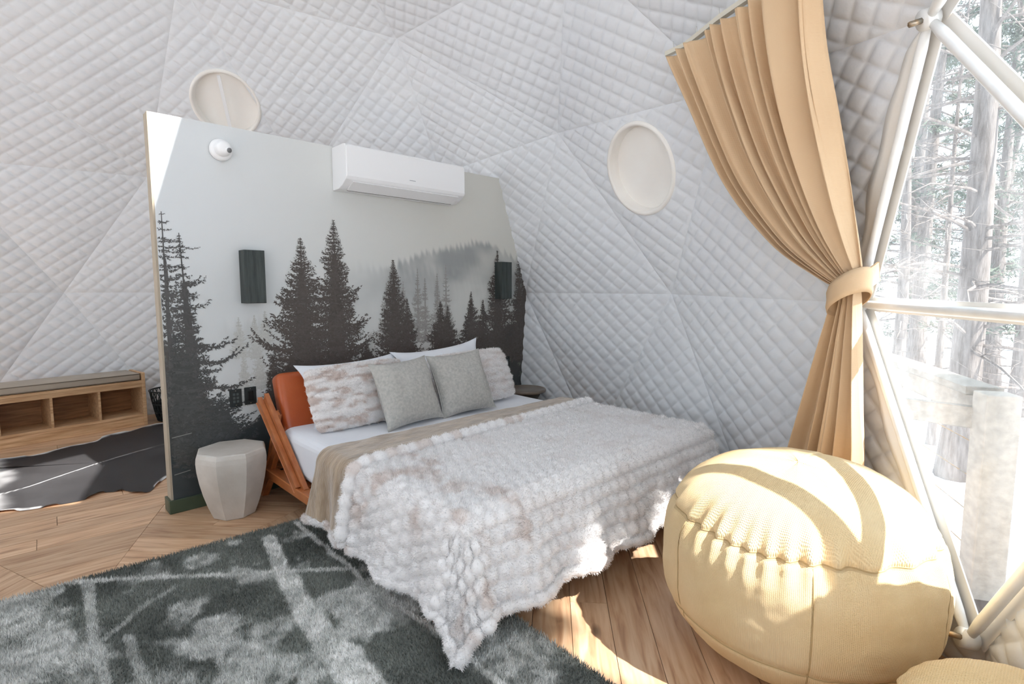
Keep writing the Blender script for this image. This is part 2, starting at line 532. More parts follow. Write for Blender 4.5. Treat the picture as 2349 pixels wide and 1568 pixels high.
def quilt_panel(P0, P1, P2, hole=None, sub=4):
    c, n, u, v = tri_frame(P0, P1, P2)
    T = np.array([[np.dot(P - c, u), np.dot(P - c, v)] for P in (P0, P1, P2)])
    st = np.stack([T[:, 0] / QU + T[:, 1] / QV, T[:, 0] / QU - T[:, 1] / QV], 1)
    lo = np.floor(st.min(0)) - 1; hi = np.ceil(st.max(0)) + 1
    fr = np.array([0.0, 0.10, 0.34, 0.66, 0.90]) if sub > 2 else np.array([0.0, 0.5])
    s = (np.arange(lo[0], hi[0] + 1)[:, None] + fr).ravel(); t = (np.arange(lo[1], hi[1] + 1)[:, None] + fr).ravel()
    S, Tt = np.meshgrid(s, t, indexing='ij')
    U = (S + Tt) * QU / 2; Vv = (S - Tt) * QV / 2
    uv = np.stack([U.ravel(), Vv.ravel()], 1)
    sd = in_tri2(uv, T[0], T[1], T[2])
    ns, ntt = len(s), len(t)
    F = grid_faces(ns, ntt)
    keep = (sd.min(1)[F] > -0.001).any(1)
    # keep faces near the border too so that the clip is exact
    keep |= (sd.min(1)[F] > -0.06).any(1)
    F = F[keep]
    used = np.unique(F); remap = -np.ones(ns * ntt, int); remap[used] = np.arange(len(used))
    F = remap[F]; uv = uv[used]
    bm = bmesh.new()
    vs = [bm.verts.new((a, b, 0)) for a, b in uv]
    for f in F:
        bm.faces.new([vs[k] for k in f])
    for k in range(3):
        a, b, o = T[k], T[(k + 1) % 3], T[(k + 2) % 3]
        e = b - a; nn = np.array([e[1], -e[0]]); nn /= np.linalg.norm(nn)
        if np.dot(o - a, nn) > 0: nn = -nn
        g = bm.verts[:] + bm.edges[:] + bm.faces[:]
        bmesh.ops.bisect_plane(bm, geom=g, plane_co=(a[0], a[1], 0), plane_no=(nn[0], nn[1], 0), clear_outer=True, dist=1e-5)
    if hole is not None:
        hc = np.array([np.dot(hole[0] - c, u), np.dot(hole[0] - c, v)]); hr = hole[2]
        dead = [f for f in bm.faces if (Vector((f.calc_center_median().x - hc[0], f.calc_center_median().y - hc[1], 0)).length < hr)]
        bmesh.ops.delete(bm, geom=dead, context='FACES')
        for vt in bm.verts:
            d = Vector((vt.co.x - hc[0], vt.co.y - hc[1], 0))
            if d.length < hr and d.length > 1e-6:
                d = d.normalized() * hr
                vt.co.x = hc[0] + d.x; vt.co.y = hc[1] + d.y
    bm.verts.index_update()
    pts = np.array([vt.co[:] for vt in bm.verts])
    sd = in_tri2(pts[:, :2], T[0], T[1], T[2]).min(1)
    S = pts[:, 0] / QU + pts[:, 1] / QV; Tt = pts[:, 0] / QU - pts[:, 1] / QV
    h = 0.0135 * (np.abs(np.sin(PI * S)) * np.abs(np.sin(PI * Tt))) ** 0.42
    W = c + pts[:, :1] * u + pts[:, 1:2] * v
    edge = sstep(0.0, 0.02, sd)
    for zs in SEAMS:
        edge = edge * (0.25 + 0.75 * sstep(0.0, 0.035, np.abs(W[:, 2] - zs + 0.03 * np.sin(W[:, 0] * 2 + W[:, 1] * 1.7))))
    wob = 0.03 * (fbm(pts[:, 0] * 1.3 + 7 * c[0], pts[:, 1] * 1.3 + 5 * c[1], 5, 3) - 0.5) * sstep(0.0, 0.30, sd)
    if hole is not None:
        dh = np.hypot(pts[:, 0] - hc[0], pts[:, 1] - hc[1])
        edge = edge * sstep(hr, hr + 0.06, dh); wob = wob * sstep(hr, hr + 0.15, dh)
    W = W + n * (h * edge + wob)[:, None]
    Fs = [tuple(vt.index for vt in f.verts) for f in bm.faces]
    bm.free()
    return W, Fs

CAMP = np.array([-0.7306, -3.8179, 1.40])
HOLES = {}
# round ports in two of the facets
for k, q, r, nm in ((3, np.array([2.7166, -1.5743, 2.2592]), 0.305, 'R'), (PORT_L, np.array([1.0362, 2.0349, 3.1857]), 0.29, 'L')):
    c, nn, u, v = tri_frame(*tris[k][:3])
    HOLES[k] = (q, nn, r, u, v, nm)

for k, t in enumerate(tris + SKIRT):
    if t[3]: continue
    c = (t[0] + t[1] + t[2]) / 3
    d = c - CAMP
    fw = np.array([math.cos(math.radians(46.12)), math.sin(math.radians(46.12)), -0.1])
    vis = np.dot(d, fw) / np.linalg.norm(d) > 0.45
    W, Fs = quilt_panel(t[0], t[1], t[2], HOLES.get(k), sub=4 if vis else 2)
    mesh('liner_panel', W, Fs, M_LINER, wall_dome, smooth=True)

# ---- round ventilation ports (recessed sleeve with a slack cover)
def port(hole, label):
    q, n, r, u, v, nm = hole
    o = thing('vent_port', label, 'vent', tuple(q))
    th = np.linspace(0, 2 * PI, 48, endpoint=False)
    prof = [(r + 0.030, 0.006), (r + 0.024, 0.020), (r + 0.004, 0.022), (r - 0.004, 0.010), (r - 0.012, -0.07)]
    V = []; F = []
    for rr, dd in prof:
        for a in th: V.append(u * rr * math.cos(a) + v * rr * math.sin(a) + n * dd)
    m_ = len(th)
    for i in range(len(prof) - 1):
        for k in range(m_): F.append((i * m_ + k, i * m_ + (k + 1) % m_, (i + 1) * m_ + (k + 1) % m_, (i + 1) * m_ + k))
    mesh('sleeve', V, F, M_CREAM, o, smooth=True)
    V = []; F = []; rs = np.linspace(0.0, r - 0.008, 8)
    for rr in rs:
        for a in th:
            V.append(u * rr * math.cos(a) + v * rr * math.sin(a) + n * (-0.06 - 0.012 * math.cos(rr / r * PI / 2)))
    for i in range(len(rs) - 1):
        for k in range(m_): F.append((i * m_ + k, i * m_ + (k + 1) % m_, (i + 1) * m_ + (k + 1) % m_, (i + 1) * m_ + k))
    mesh('cover', V, F, M_CREAM, o, smooth=True)
    return o, q, n, r, u, v
for h in HOLES.values():
    if h[5] == 'R':
        port(h, 'round cream vent port in the quilted dome wall beside the tan curtain')
    else:
        o, q, n, r, u, v = port(h, 'round cream vent port with white upright strap above the mural wall')
        a = v * (r - 0.02) + n * 0.03
        b = -v * (r + 0.55) + n * 0.045
        beam('strap', Vector(a), Vector(b), 0.030, 0.006, M_WHITE, o, bev=0.001, up=tuple(n))

# ---- window: clear vinyl panes, steel struts, hub
def window(nm, label, sel):
    w = thing(nm, label, 'window', kind='structure')
    edges = {}
    for t in tris:
        if t[3] != sel: continue
        mesh('pane', np.array([t[0], t[1], t[2]]), [(0, 1, 2)], M_PVC, w)
        for a, b in ((0, 1), (1, 2), (2, 0)):
            ka = tuple(np.round(t[a], 3)); kb = tuple(np.round(t[b], 3))
            edges[tuple(sorted((ka, kb)))] = (t[a], t[b])
    hubs = {}
    for a, b in edges.values():
        ca = DCEN - (a + b) / 2; ca /= np.linalg.norm(ca)
        d = (b - a) / np.linalg.norm(b - a)
        A = a + ca * 0.05; B = b + ca * 0.05
        path = [A + d * 0.02, A + d * 0.10, B - d * 0.10, B - d * 0.02]
        tube('strut', path, [0.013, 0.0185, 0.0185, 0.013], M_STEEL, w, n=12)
        # sealed hem of the vinyl along the strut
        x = np.cross(d, ca); x /= np.linalg.norm(x)
        V = [a + x * 0.032 + ca * 0.012, a - x * 0.032 + ca * 0.012, b - x * 0.032 + ca * 0.012, b + x * 0.032 + ca * 0.012,
             a + x * 0.032 + ca * 0.006, a - x * 0.032 + ca * 0.006, b - x * 0.032 + ca * 0.006, b + x * 0.032 + ca * 0.006]
        mesh('hem_strip', V, [(0, 1, 2, 3), (7, 6, 5, 4), (0, 4, 5, 1), (1, 5, 6, 2), (2, 6, 7, 3), (3, 7, 4, 0)], M_BEIGE, w)
        hubs[tuple(np.round(a, 3))] = a; hubs[tuple(np.round(b, 3))] = b
    for a in hubs.values():
        ca = DCEN - a; ca /= np.linalg.norm(ca)
        hb = tube('hub', [a + ca * 0.03, a + ca * 0.075], 0.034, M_STEEL, w, n=14)
        tube('bolt', [a + ca * 0.07, a + ca * 0.115], 0.010, M_BOLT, hb, n=6)
    return w
window('window_1', 'tall clear vinyl window of triangular panes between white steel struts', 1)
window('window_2', 'clear vinyl skylight panes high in the dome roof, apex ones added for light', 'sky')
window('window_added', 'unseen clear vinyl bay added behind the bench side to brighten the room', 2)

# loose beige flap of the liner beside the window strut
def flap(a, b, side, wd, m, parent):
    k = 24
    ca = DCEN - (a + b) / 2; ca /= np.linalg.norm(ca)
    d = b - a; x = np.cross(d, ca); x /= np.linalg.norm(x)
    if np.dot(x, side) < 0: x = -x
    V = []; F = []
    for i in range(k + 1):
        t = 0.03 + 0.94 * i / k
        p = a + d * t + ca * 0.03
        w = wd * (0.85 + 0.18 * math.sin(t * 17) * math.sin(t * 5)) * min(1, 8 * t, 8 * (1 - t))
        V += [tuple(p + x * 0.01), tuple(p + x * w * 0.6 + ca * 0.02), tuple(p + x * w + ca * 0.012)]
    for i in range(k):
        for q in range(2):
            F.append((3 * i + q, 3 * i + q + 1, 3 * i + q + 4, 3 * i + q + 3))
    V = np.array(V); V2 = V - ca * 0.004
    n0 = len(V)
    F2 = [tuple(n0 + q for q in f[::-1]) for f in F]
    R = []
    for i in range(k):
        R.append((3 * i + 2, n0 + 3 * i + 2, n0 + 3 * i + 5, 3 * i + 5))
    return mesh('edge_flap', np.vstack([V, V2]), F + F2 + R, m, parent, smooth=True)
flap(R1[2], R2[2], np.array([0.6, 0.75, 0.0]), 0.13, M_BEIGE, wall_dome)
flap(R1[2], R0[2], np.array([0.6, 0.75, 0.0]), 0.10, M_LINER, wall_dome)

# ================================================================== FLOOR
floor = thing('floor', 'oak plank floor laid in wedge shaped sectors', 'floor', kind='structure')
lathe('subfloor', [(4.6, -0.20), (4.6, -0.022), (0.0, -0.022)], M_SUB, floor, n=60, center=(DC[0], DC[1], 0), smooth=False)
FC = np.array([-0.53, -0.88])
rng = random.Random(5)
restV = []; restF = []; restUV = []
PW = 0.165
nplank = 0
for s in range(8):
    b = math.radians(42 + 45 * s)
    bx = np.array([math.cos(b), math.sin(b)]); tx = np.array([-math.sin(b), math.cos(b)])
    front = s in (0, 1, 7, 6)
    for row in range(30):
        d0, d1 = row * PW, (row + 1) * PW
        k = math.tan(math.radians(22.5))
        x = -d1 * k + rng.uniform(-0.9, 0.0); xe = d1 * k
        cuts = [-d1 * k]
        while x < xe:
            x += rng.uniform(0.9, 1.5)
            if -d0 * k + 0.12 < x < d0 * k - 0.12: cuts.append(x)
        cuts.append(xe)
        for q in range(len(cuts) - 1):
            l0, l1 = cuts[q], cuts[q + 1]
            g = 0.0012
            def lim(l, dd, first, last):
                if first: return -dd * k
                if last: return dd * k
                return l
            quad = [(d0 + g, lim(l0, d0, q == 0, False) + g), (d0 + g, lim(l1, d0, False, q == len(cuts) - 2) - g),
                    (d1 - g, lim(l1, d1, False, q == len(cuts) - 2) - g), (d1 - g, lim(l0, d1, q == 0, False) + g)]
            if quad[1][1] - quad[0][1] < 0.002 and quad[2][1] - quad[3][1] < 0.02: continue
            W = [FC + bx * dd + tx * ll for dd, ll in quad]
            cen = sum(W) / 4
            if np.linalg.norm(cen - DC) > 4.25: continue
            dz = rng.uniform(-0.0006, 0.0)
            V = [(p[0], p[1], dz) for p in W] + [(p[0], p[1], -0.02) for p in W]
            F = [(0, 1, 2, 3), (7, 6, 5, 4), (0, 4, 5, 1), (1, 5, 6, 2), (2, 6, 7, 3), (3, 7, 4, 0)]
            U = [(ll, dd) for dd, ll in quad] * 2
            rel = cen - CAMP[:2]
            seen = front and nplank < 296 and np.dot(rel, [math.cos(math.radians(46.12)), math.sin(math.radians(46.12))]) > 0.3
            if seen:
                mesh('plank', V, F, M_OAK, floor, uv=U); nplank += 1
            else:
                o = len(restV)
                restV += V; restUV += [(a + row * 3.7, c_ + s * 2.3) for a, c_ in U]
                restF += [tuple(o + w for w in f) for f in F]
o = mesh('plank_field', restV, restF, M_OAK, floor, uv=restUV); o['kind'] = 'stuff'

# ================================================================== PARTITION WALL WITH MURAL
wall = thing('wall_partition', 'free standing partition wall papered with a misty conifer forest mural', 'wall', kind='structure')
WH = 2.43
# slab outline (x,z): right side follows the dome
outl = [(0.0, 0.0), (3.06, 0.0), (3.13, 0.45), (3.165, 1.36), (2.80, 2.43), (0.0, 2.43)]
def prism(outl, y0, y1):
    n = len(outl)
    V = [(x, y0, z) for x, z in outl] + [(x, y1, z) for x, z in outl]
    F = [tuple(range(n)), tuple(range(2 * n - 1, n - 1, -1))]
    for i in range(n):
        j = (i + 1) % n
        F.append((i, i + n, j + n, j))
    return V, F
V, F = prism(outl, 0.0, 0.095)
mesh('slab', V, F, M_WALLB, wall)
V, F = prism([(-0.012, 0.0), (0.0, 0.0), (0.0, 2.43), (-0.012, 2.43)], 0.0, 0.095)
mesh('end_cap', V, F, M_EDGE, wall)
# baseboard wraps the free end
def basepiece(x0, y0, x1, y1):
    return box('baseboard', (x0, y0, 0.0), (x1, y1, 0.085), M_OLIVE, wall, bev=0.003)
basepiece(-0.026, -0.016, 3.05, 0.0005)
basepiece(-0.027, 0.0, -0.012, 0.108)

# mural print: a fine coloured sheet ...
nx, nz = 300, 230
X, Z = np.meshgrid(np.linspace(0, 3.17, nx), np.linspace(0.0, WH, nz), indexing='ij')
c_top_l = np.array([214, 218, 220.]); c_top_r = np.array([208, 206, 198.])
t = np.clip(X / 2.4, 0, 1)[..., None]
colr = c_top_l * (1 - t) + c_top_r * t
mist = sstep(1.75, 1.25, Z)[..., None]
colr = colr * (1 - 0.35 * mist) + np.array([196, 200, 200.]) * 0.35 * mist
# far ridge of trees, right
ridge = np.interp(X, [0.0, 1.1, 1.2, 1.6, 1.86, 2.27, 2.58, 2.8, 3.03, 3.2], [1.0, 1.3, 1.55, 1.60, 1.70, 1.79, 1.86, 1.85, 1.76, 1.70])
jag = 0.05 * np.abs(((X * 15 + 3 * vnoise(X * 3, 0 * X, 3)) % 1.0) - 0.5) * 2 * (0.4 + vnoise(X * 15, 0 * X, 9)) + 0.03 * (vnoise(X * 60, 0 * X, 4) - 0.5)
below = ridge - jag - Z
den = sstep(-0.01, 0.05, below) * sstep(0.62, 0.10, below) * sstep(1.25, 1.9, X + 0.25 * (fbm(X * 2, Z * 2, 2) - 0.5))
den = den * (0.35 + 0.65 * sstep(0.35, 0.65, fbm(X * 2.2 + 4, Z * 3.0, 8)))
den2 = 0.35 * sstep(-0.03, 0.12, 1.62 - jag * 1.5 - Z) * sstep(0.8, 0.2, 1.62 - Z) * sstep(0.9, 1.3, X) * sstep(0.3, 0.7, fbm(X * 2 + 9, Z * 2.5, 14))
k_ = np.clip(0.62 * den + den2 * 0.6, 0, 0.8)[..., None]
colr = colr * (1 - k_) + np.array([118, 122, 124.]) * k_
# pale ghost trees at left and middle
den3 = 0.22 * sstep(0.0, 0.12, 1.24 - jag - Z) * sstep(0.55, 0.1, 1.24 - Z) * sstep(0.25, 0.45, X) * sstep(1.0, 0.7, X)
colr = colr * (1 - den3[..., None]) + np.array([150, 152, 148.]) * den3[..., None]
# dark forest floor
edge = np.interp(X, [0, 0.15, 0.25, 0.45, 0.6, 0.75, 1.3, 1.45, 1.8, 1.9, 2.3, 2.6, 3.2], [1.05, 0.95, 0.60, 0.45, 0.55, 0.95, 0.86, 0.80, 0.86, 0.80, 0.84, 0.98, 1.05])
e2 = edge + 0.22 * (fbm(X * 7, Z * 7, 21) - 0.5) + 0.12 * (fbm(X * 26, Z * 26, 22) - 0.5)
dk = sstep(-0.01, 0.012, e2 - Z)[..., None]
tx_ = (fbm(X * 9, Z * 9, 31) - 0.5)[..., None]
darkc = np.array([82, 79, 76.]) + 20 * tx_ + (np.array([62, 68, 70.]) - np.array([82, 79, 76.])) * sstep(0.8, 0.3, Z)[..., None]
speck = (sstep(0.70, 0.76, fbm(X * 34, Z * 34, 41)) * sstep(0.25, 0.7, Z))[..., None]
darkc = darkc + speck * np.array([40, 44, 36.])
colr = colr * (1 - dk) + darkc * dk
xr = np.interp(Z, [0, 0.45, 1.36, 2.43], [3.06, 3.13, 3.165, 2.80])
P = np.stack([X * xr / 3.17, 0 * X - 0.0015, Z], -1)
mural = mesh('mural', P.reshape(-1, 3), grid_faces(nx, nz), M_VCOL, wall, col=rgbn(np.clip(colr, 0, 255)).reshape(-1, 3))

# ... and the printed conifers, each cut from the same paper as a fine silhouette
def conifer(x0, zt, zb, wl, wr, col, layer, seed, n=70, power=1.05, size=0.019, core=0.30, gaps=0.0, branches=None, lean=0.0):
    r = np.random.default_rng(seed)
    T = []
    H = zt - zb
    def add(p, d, s, w):
        d = d / (np.linalg.norm(d) + 1e-9); q = np.array([-d[1], d[0]])
        T.append((p - q * w, p + q * w, p + d * s))
    # trunk
    for i in range(24):
        a = i / 24; b = (i + 1) / 24
        w0 = 0.002 + 0.012 * a; w1 = 0.002 + 0.012 * b
        p0 = np.array([x0 + lean * a, zt - H * a]); p1 = np.array([x0 + lean * b, zt - H * b])
        T.append((p0 - [w0, 0], p0 + [w0, 0], p1 + [w1, 0])); T.append((p0 - [w0, 0], p1 + [w1, 0], p1 - [w1, 0]))
    # solid core with ragged rim
    if core > 0:
        for i in range(30):
            a = 0.22 + 0.78 * i / 30; b = 0.22 + 0.78 * (i + 1) / 30
            f0 = core * (a ** power) * r.uniform(0.6, 1.1); f1 = core * (b ** power) * r.uniform(0.7, 1.1)
            p = [(x0 + lean * a - wl * f0, zt - H * a), (x0 + lean * a + wr * f0, zt - H * a), (x0 + lean * b + wr * f1, zt - H * b), (x0 + lean * b - wl * f1, zt - H * b)]
            p = [np.array(q) for q in p]
            T.append((p[0], p[1], p[2])); T.append((p[0], p[2], p[3]))
    lv = []
    ph = r.uniform(0, 50)
    for i in range(n):
        a = (i + r.random()) / n
        if r.random() < gaps: continue
        for sg, w in ((-1, wl), (1, wr)):
            tier = float(vnoise(np.array([a * 15 + ph]), np.array([sg * 7.3 + ph]), seed)[0])
            ln = w * (a ** power) * (0.45 + 0.95 * tier) * r.uniform(0.75, 1.15) + 0.004
            lv.append((a, sg, ln))
    if branches:
        for (z, sg, ln) in branches:
            lv.append(((zt - z) / H, sg, ln))
    for a, sg, ln in lv:
        p0 = np.array([x0 + lean * a, zt - H * a]); m_ = int(ln / (size * 0.55)) + 2
        dr = r.uniform(0.05, 0.42); up = r.uniform(0.2, 0.6)
        tip = None
        for k in range(m_):
            s = (k + 0.5) / m_
            p = p0 + np.array([sg * ln * s, -ln * (dr * s - up * s * s * s)])
            if tip is not None and s < 0.9:
                d_ = p - tip
                add(tip, d_, np.linalg.norm(d_) * 1.3, 0.0022)
            tip = p
            if p[0] < 0.004 or p[0] > 3.16: continue
            for _ in range(2):
                an = r.normal(0, 0.8)
                d = np.array([sg * math.cos(an), math.sin(an) + 0.1])
                sz = size * r.uniform(0.7, 1.7) * (1.15 - 0.5 * s) * (0.35 + 0.65 * min(1.0, a * 2.2))
                add(p + r.normal(0, sz * 0.3, 2), d, sz, sz * 0.28)
    T = np.array(T)                      # (k,3,2)
    T = T.reshape(-1, 2)
    # keep the print on the paper
    T[:, 1] = np.clip(T[:, 1], 0.09, WH - 0.005)
    xr = np.interp(T[:, 1], [0, 0.45, 1.36, 2.43], [3.05, 3.12, 3.155, 2.79])
    T[:, 0] = np.clip(T[:, 0], 0.002, xr)
    Y = (-0.0022 - 0.0004 * layer - 0.0003 * r.random(len(T) // 3)).repeat(3)
    V = np.stack([T[:, 0], Y, T[:, 1]], 1)
    c = np.asarray(col, float)[None, :] + r.normal(0, 5, (len(V) // 3, 1)).repeat(3, 0)
    return mesh('mural_conifer', V, np.arange(len(V)).reshape(-1, 3), M_VCOL, mural, col=rgbn(np.clip(c, 20, 255)))
DK = (86, 80, 76); MG = (150, 147, 143); PG = (186, 187, 183)
# pale and mid-grey trees first
for (x, zt, zb, w, sd) in [(0.43, 1.21, 0.95, 0.06, 1), (0.53, 1.22, 0.93, 0.07, 2), (0.60, 1.25, 1.0, 0.05, 3), (0.55, 1.02, 0.72, 0.08, 4), (0.45, 1.0, 0.62, 0.07, 5), (1.40, 1.06, 0.85, 0.05, 6), (2.62, 1.45, 1.10, 0.05, 7)]:
    conifer(x, zt, zb, w, w, PG, 0, sd, n=26, size=0.012, core=0.5)
for (x, zt, zb, w, sd) in [(1.842, 1.57, 0.95, 0.10, 11), (1.915, 1.49, 0.95, 0.10, 12), (2.042, 1.53, 0.95, 0.09, 13), (2.136, 1.61, 0.92, 0.12, 14), (1.545, 1.45, 0.95, 0.13, 15), (1.70, 1.46, 0.95, 0.12, 16)]:
    conifer(x, zt, zb, w, w, MG, 1, sd, n=44, size=0.011, core=0.15, gaps=0.15)
# dark trees
conifer(0.863, 1.76, 0.80, 0.30, 0.28, DK, 2, 21, n=90, power=0.95)
conifer(1.114, 1.90, 0.80, 0.30, 0.27, DK, 3, 22, n=100, power=0.95)
conifer(1.610, 1.63, 0.78, 0.20, 0.21, DK, 4, 23, n=86, power=0.9)
conifer(1.735, 1.32, 0.78, 0.10, 0.13, DK, 5, 24, n=50)
conifer(2.075, 1.29, 0.75, 0.19, 0.18, DK, 6, 25, n=60)
conifer(2.150, 1.25, 0.75, 0.12, 0.15, DK, 5, 35, n=50)
conifer(2.419, 1.37, 0.75, 0.20, 0.18, DK, 7, 26, n=60)
conifer(2.743, 1.76, 0.75, 0.27, 0.25, DK, 8, 27, n=90)
conifer(2.560, 1.30, 0.75, 0.14, 0.14, DK, 6, 28, n=50)
conifer(3.035, 1.70, 0.70, 0.20, 0.15, DK, 9, 29, n=80, power=0.7)
conifer(3.120, 1.60, 0.70, 0.12, 0.06, DK, 8, 36, n=70, power=0.6, core=0.8)
conifer(1.360, 0.96, 0.70, 0.16, 0.14, DK, 7, 37, n=34)
conifer(0.640, 0.95, 0.55, 0.10, 0.14, DK, 8, 38, n=40)
# the tall ragged pair at the free end of the wall
conifer(0.115, 1.74, 0.35, 0.13, 0.17, (84, 83, 82), 4, 31, n=64, power=0.75, size=0.019, core=0.34, gaps=0.35, lean=0.05,
        branches=[(1.66, 1, 0.11), (1.42, 1, 0.13), (1.44, 1, 0.10), (1.29, 1, 0.14), (1.05, 1, 0.28), (1.03, 1, 0.22), (0.94, 1, 0.34), (0.95, 1, 0.28), (0.78, 1, 0.36), (0.80, 1, 0.30), (0.66, 1, 0.34), (0.62, 1, 0.24), (0.50, 1, 0.34), (0.48, 1, 0.42)])
conifer(0.030, 1.86, 0.60, 0.05, 0.15, (90, 89, 88), 3, 32, n=60, power=0.35, size=0.019, core=0.15, gaps=0.35)
conifer(0.060, 1.12, 0.30, 0.06, 0.30, (78, 79, 78), 5, 33, n=50, power=0.5, size=0.02, core=0.6)
conifer(0.300, 0.72, 0.20, 0.25, 0.28, (74, 76, 76), 6, 34, n=44, power=0.6, size=0.02, core=0.4)
# scratches printed near the foot of the mural
for k, (x, z, l) in enumerate([(0.01, 0.478, 0.11), (0.012, 0.242, 0.09), (0.13, 0.235, 0.05)]):
    mesh('mural_mark', [(x, -0.009, z), (x + l, -0.009, z + 0.012), (x + l, -0.009, z + 0.016), (x, -0.009, z + 0.004)], [(0, 1, 2, 3)],
         mat('pale_print', rgb(150, 152, 146), rough=0.6), mural)

# ================================================================== FIXTURES ON THE PARTITION
def sconce(x0, label):
    o = thing('wall_sconce', label, 'wall light', (x0 + 0.064, -0.006, 1.305), group='box sconces on the mural wall')
    w, h, d, t = 0.064, 0.345, 0.100, 0.012
    box('front_panel', (-w, -d, 0), (w, -d + t, h), M_SCONCE, o, bev=0.0015)
    box('side_panel', (-w, -d + t, 0), (-w + t, 0, h), M_SCONCE, o, bev=0.0015)
    box('side_panel', (w - t, -d + t, 0), (w, 0, h), M_SCONCE, o, bev=0.0015)
    box('back_plate', (-w + t, -0.008, 0.02), (w - t, -0.0005, h - 0.02), M_DARK, o, bev=0.001)
    box('lamp_holder', (-0.03, -0.07, h * 0.45), (0.03, -0.008, h * 0.55), M_DARK, o, bev=0.004)
sconce(0.451, 'dark green-black box sconce nearest the free end of the mural wall')
sconce(2.709, 'dark green-black box sconce beside the dome lining at the right')

def outlet(x, z, label, kind):
    o = thing('outlet_plate', label, 'outlet', (x, -0.006, z), group='black outlet plates')
    pl = box('plate', (-0.038, -0.007, -0.059), (0.038, 0.0, 0.059), M_DARK, o, bev=0.003)
    blk = mat('socket_face', rgb(20, 22, 22), rough=0.3)
    if kind == 'usb':
        for a in (-0.011, 0.011):
            for b in (-0.024, 0.0, 0.024):
                box('socket', (a - 0.007, -0.0095, b - 0.008), (a + 0.007, -0.006, b + 0.008), mat('socket_grey', rgb(74, 80, 80), rough=0.4), pl, bev=0.001)
    else:
        box('rocker', (-0.017, -0.011, -0.033), (0.017, -0.006, 0.033), blk, o, bev=0.002)
    for b in (-0.048, 0.048):
        tube('screw', [(0, -0.0065, b), (0, -0.0085, b)], 0.003, M_BOLT, pl, n=8)
outlet(0.388, 0.679, 'black outlet plate with small sockets, left of the pair above the stool', 'usb')
outlet(0.480, 0.682, 'black rocker plate next to the leather headboard, right of the pair', 'rocker')
outlet(2.860, 0.684, 'black plate half hidden behind the right fur pillow', 'usb')

# ---- security camera
o = thing('security_camera', 'small white dome camera mounted high on the mural wall', 'camera', (0.372, -0.006, 2.272))
def disc_y(name, prof, m, parent):           # lathe about -Y
    n = 36; V = []; F = []
    for r, d in prof:
        for q in range(n):
            a = 2 * PI * q / n; V.append((r * math.cos(a), -d, r * math.sin(a)))
    for i in range(len(prof) - 1):
        for q in range(n): F.append((i * n + q, i * n + (q + 1) % n, (i + 1) * n + (q + 1) % n, (i + 1) * n + q))
    F.append(tuple((len(prof) - 1) * n + q for q in range(n)))
    return mesh(name, V, F, m, parent, smooth=True)
disc_y('base', [(0.066, 0.0), (0.068, 0.012), (0.064, 0.030), (0.052, 0.038), (0.04, 0.040)], M_WHITE, o)
tu = disc_y('turret', [(0.046, 0.036), (0.048, 0.055), (0.045, 0.078), (0.036, 0.094), (0.024, 0.100)], M_WHITE, o)
ln = mesh('lens', *tube_geo([(0.018, -0.092, -0.012), (0.022, -0.108, -0.016)], 0.015, 16), mat('grey_lens', rgb(120, 122, 124), rough=0.2), tu, smooth=True)
ln2 = tube('lens_rim', [(0.018, -0.090, -0.012), (0.0215, -0.106, -0.0155)], 0.019, M_WHITE, tu, n=16)

# ---- air conditioner
o = thing('air_conditioner', 'long white split air conditioner mounted along the top of the mural wall', 'air conditioner', (1.118, -0.004, 2.112))
W_ = 1.065
prof = [(0.0, 0.0), (-0.095, 0.004), (-0.150, 0.025), (-0.205, 0.060), (-0.214, 0.075), (-0.214, 0.285), (-0.200, 0.302), (-0.175, 0.306), (0.0, 0.306)]
n = len(prof)
V = [(0, y, z) for y, z in prof] + [(W_, y, z) for y, z in prof]
F = [tuple(range(n)), tuple(range(2 * n - 1, n - 1, -1))] + [(i, i + n, (i + 1) % n + n, (i + 1) % n) for i in range(n)]
bm = bmesh.new()
vv = [bm.verts.new(v) for v in V]
for f in F: bm.faces.new([vv[i] for i in f])
bmesh.ops.bevel(bm, geom=[e for e in bm.edges], offset=0.004, segments=2, affect='EDGES', profile=0.5)
bm_obj('body', bm, M_WHITE, o)
fp = box('front_panel', (0.006, -0.2175, 0.078), (W_ - 0.006, -0.213, 0.290), M_WHITE, o, bev=0.002)
# swing flap below with its dark gap
fl = [(0.055, -0.198, 0.052), (W_ - 0.06, -0.198, 0.052), (W_ - 0.06, -0.108, 0.004), (0.055, -0.108, 0.004)]
V = fl + [(x, y - 0.008, z - 0.008) for x, y, z in fl]
mesh('flap', V, [(3, 2, 1, 0), (4, 5, 6, 7), (0, 1, 5, 4), (1, 2, 6, 5), (2, 3, 7, 6), (3, 0, 4, 7)], M_WHITE, o)
mesh('air_slot', *prism([(0.06, -0.004), (W_ - 0.065, -0.004), (W_ - 0.065, 0.008), (0.06, 0.008)], -0.110, -0.101), mat('slot_dark', rgb(60, 56, 52), rough=0.8), o)
bd = box('badge', (0.52, -0.2185, 0.113), (0.575, -0.2172, 0.118), mat('badge_grey', rgb(170, 172, 178), rough=0.3), fp, bev=0.0003)

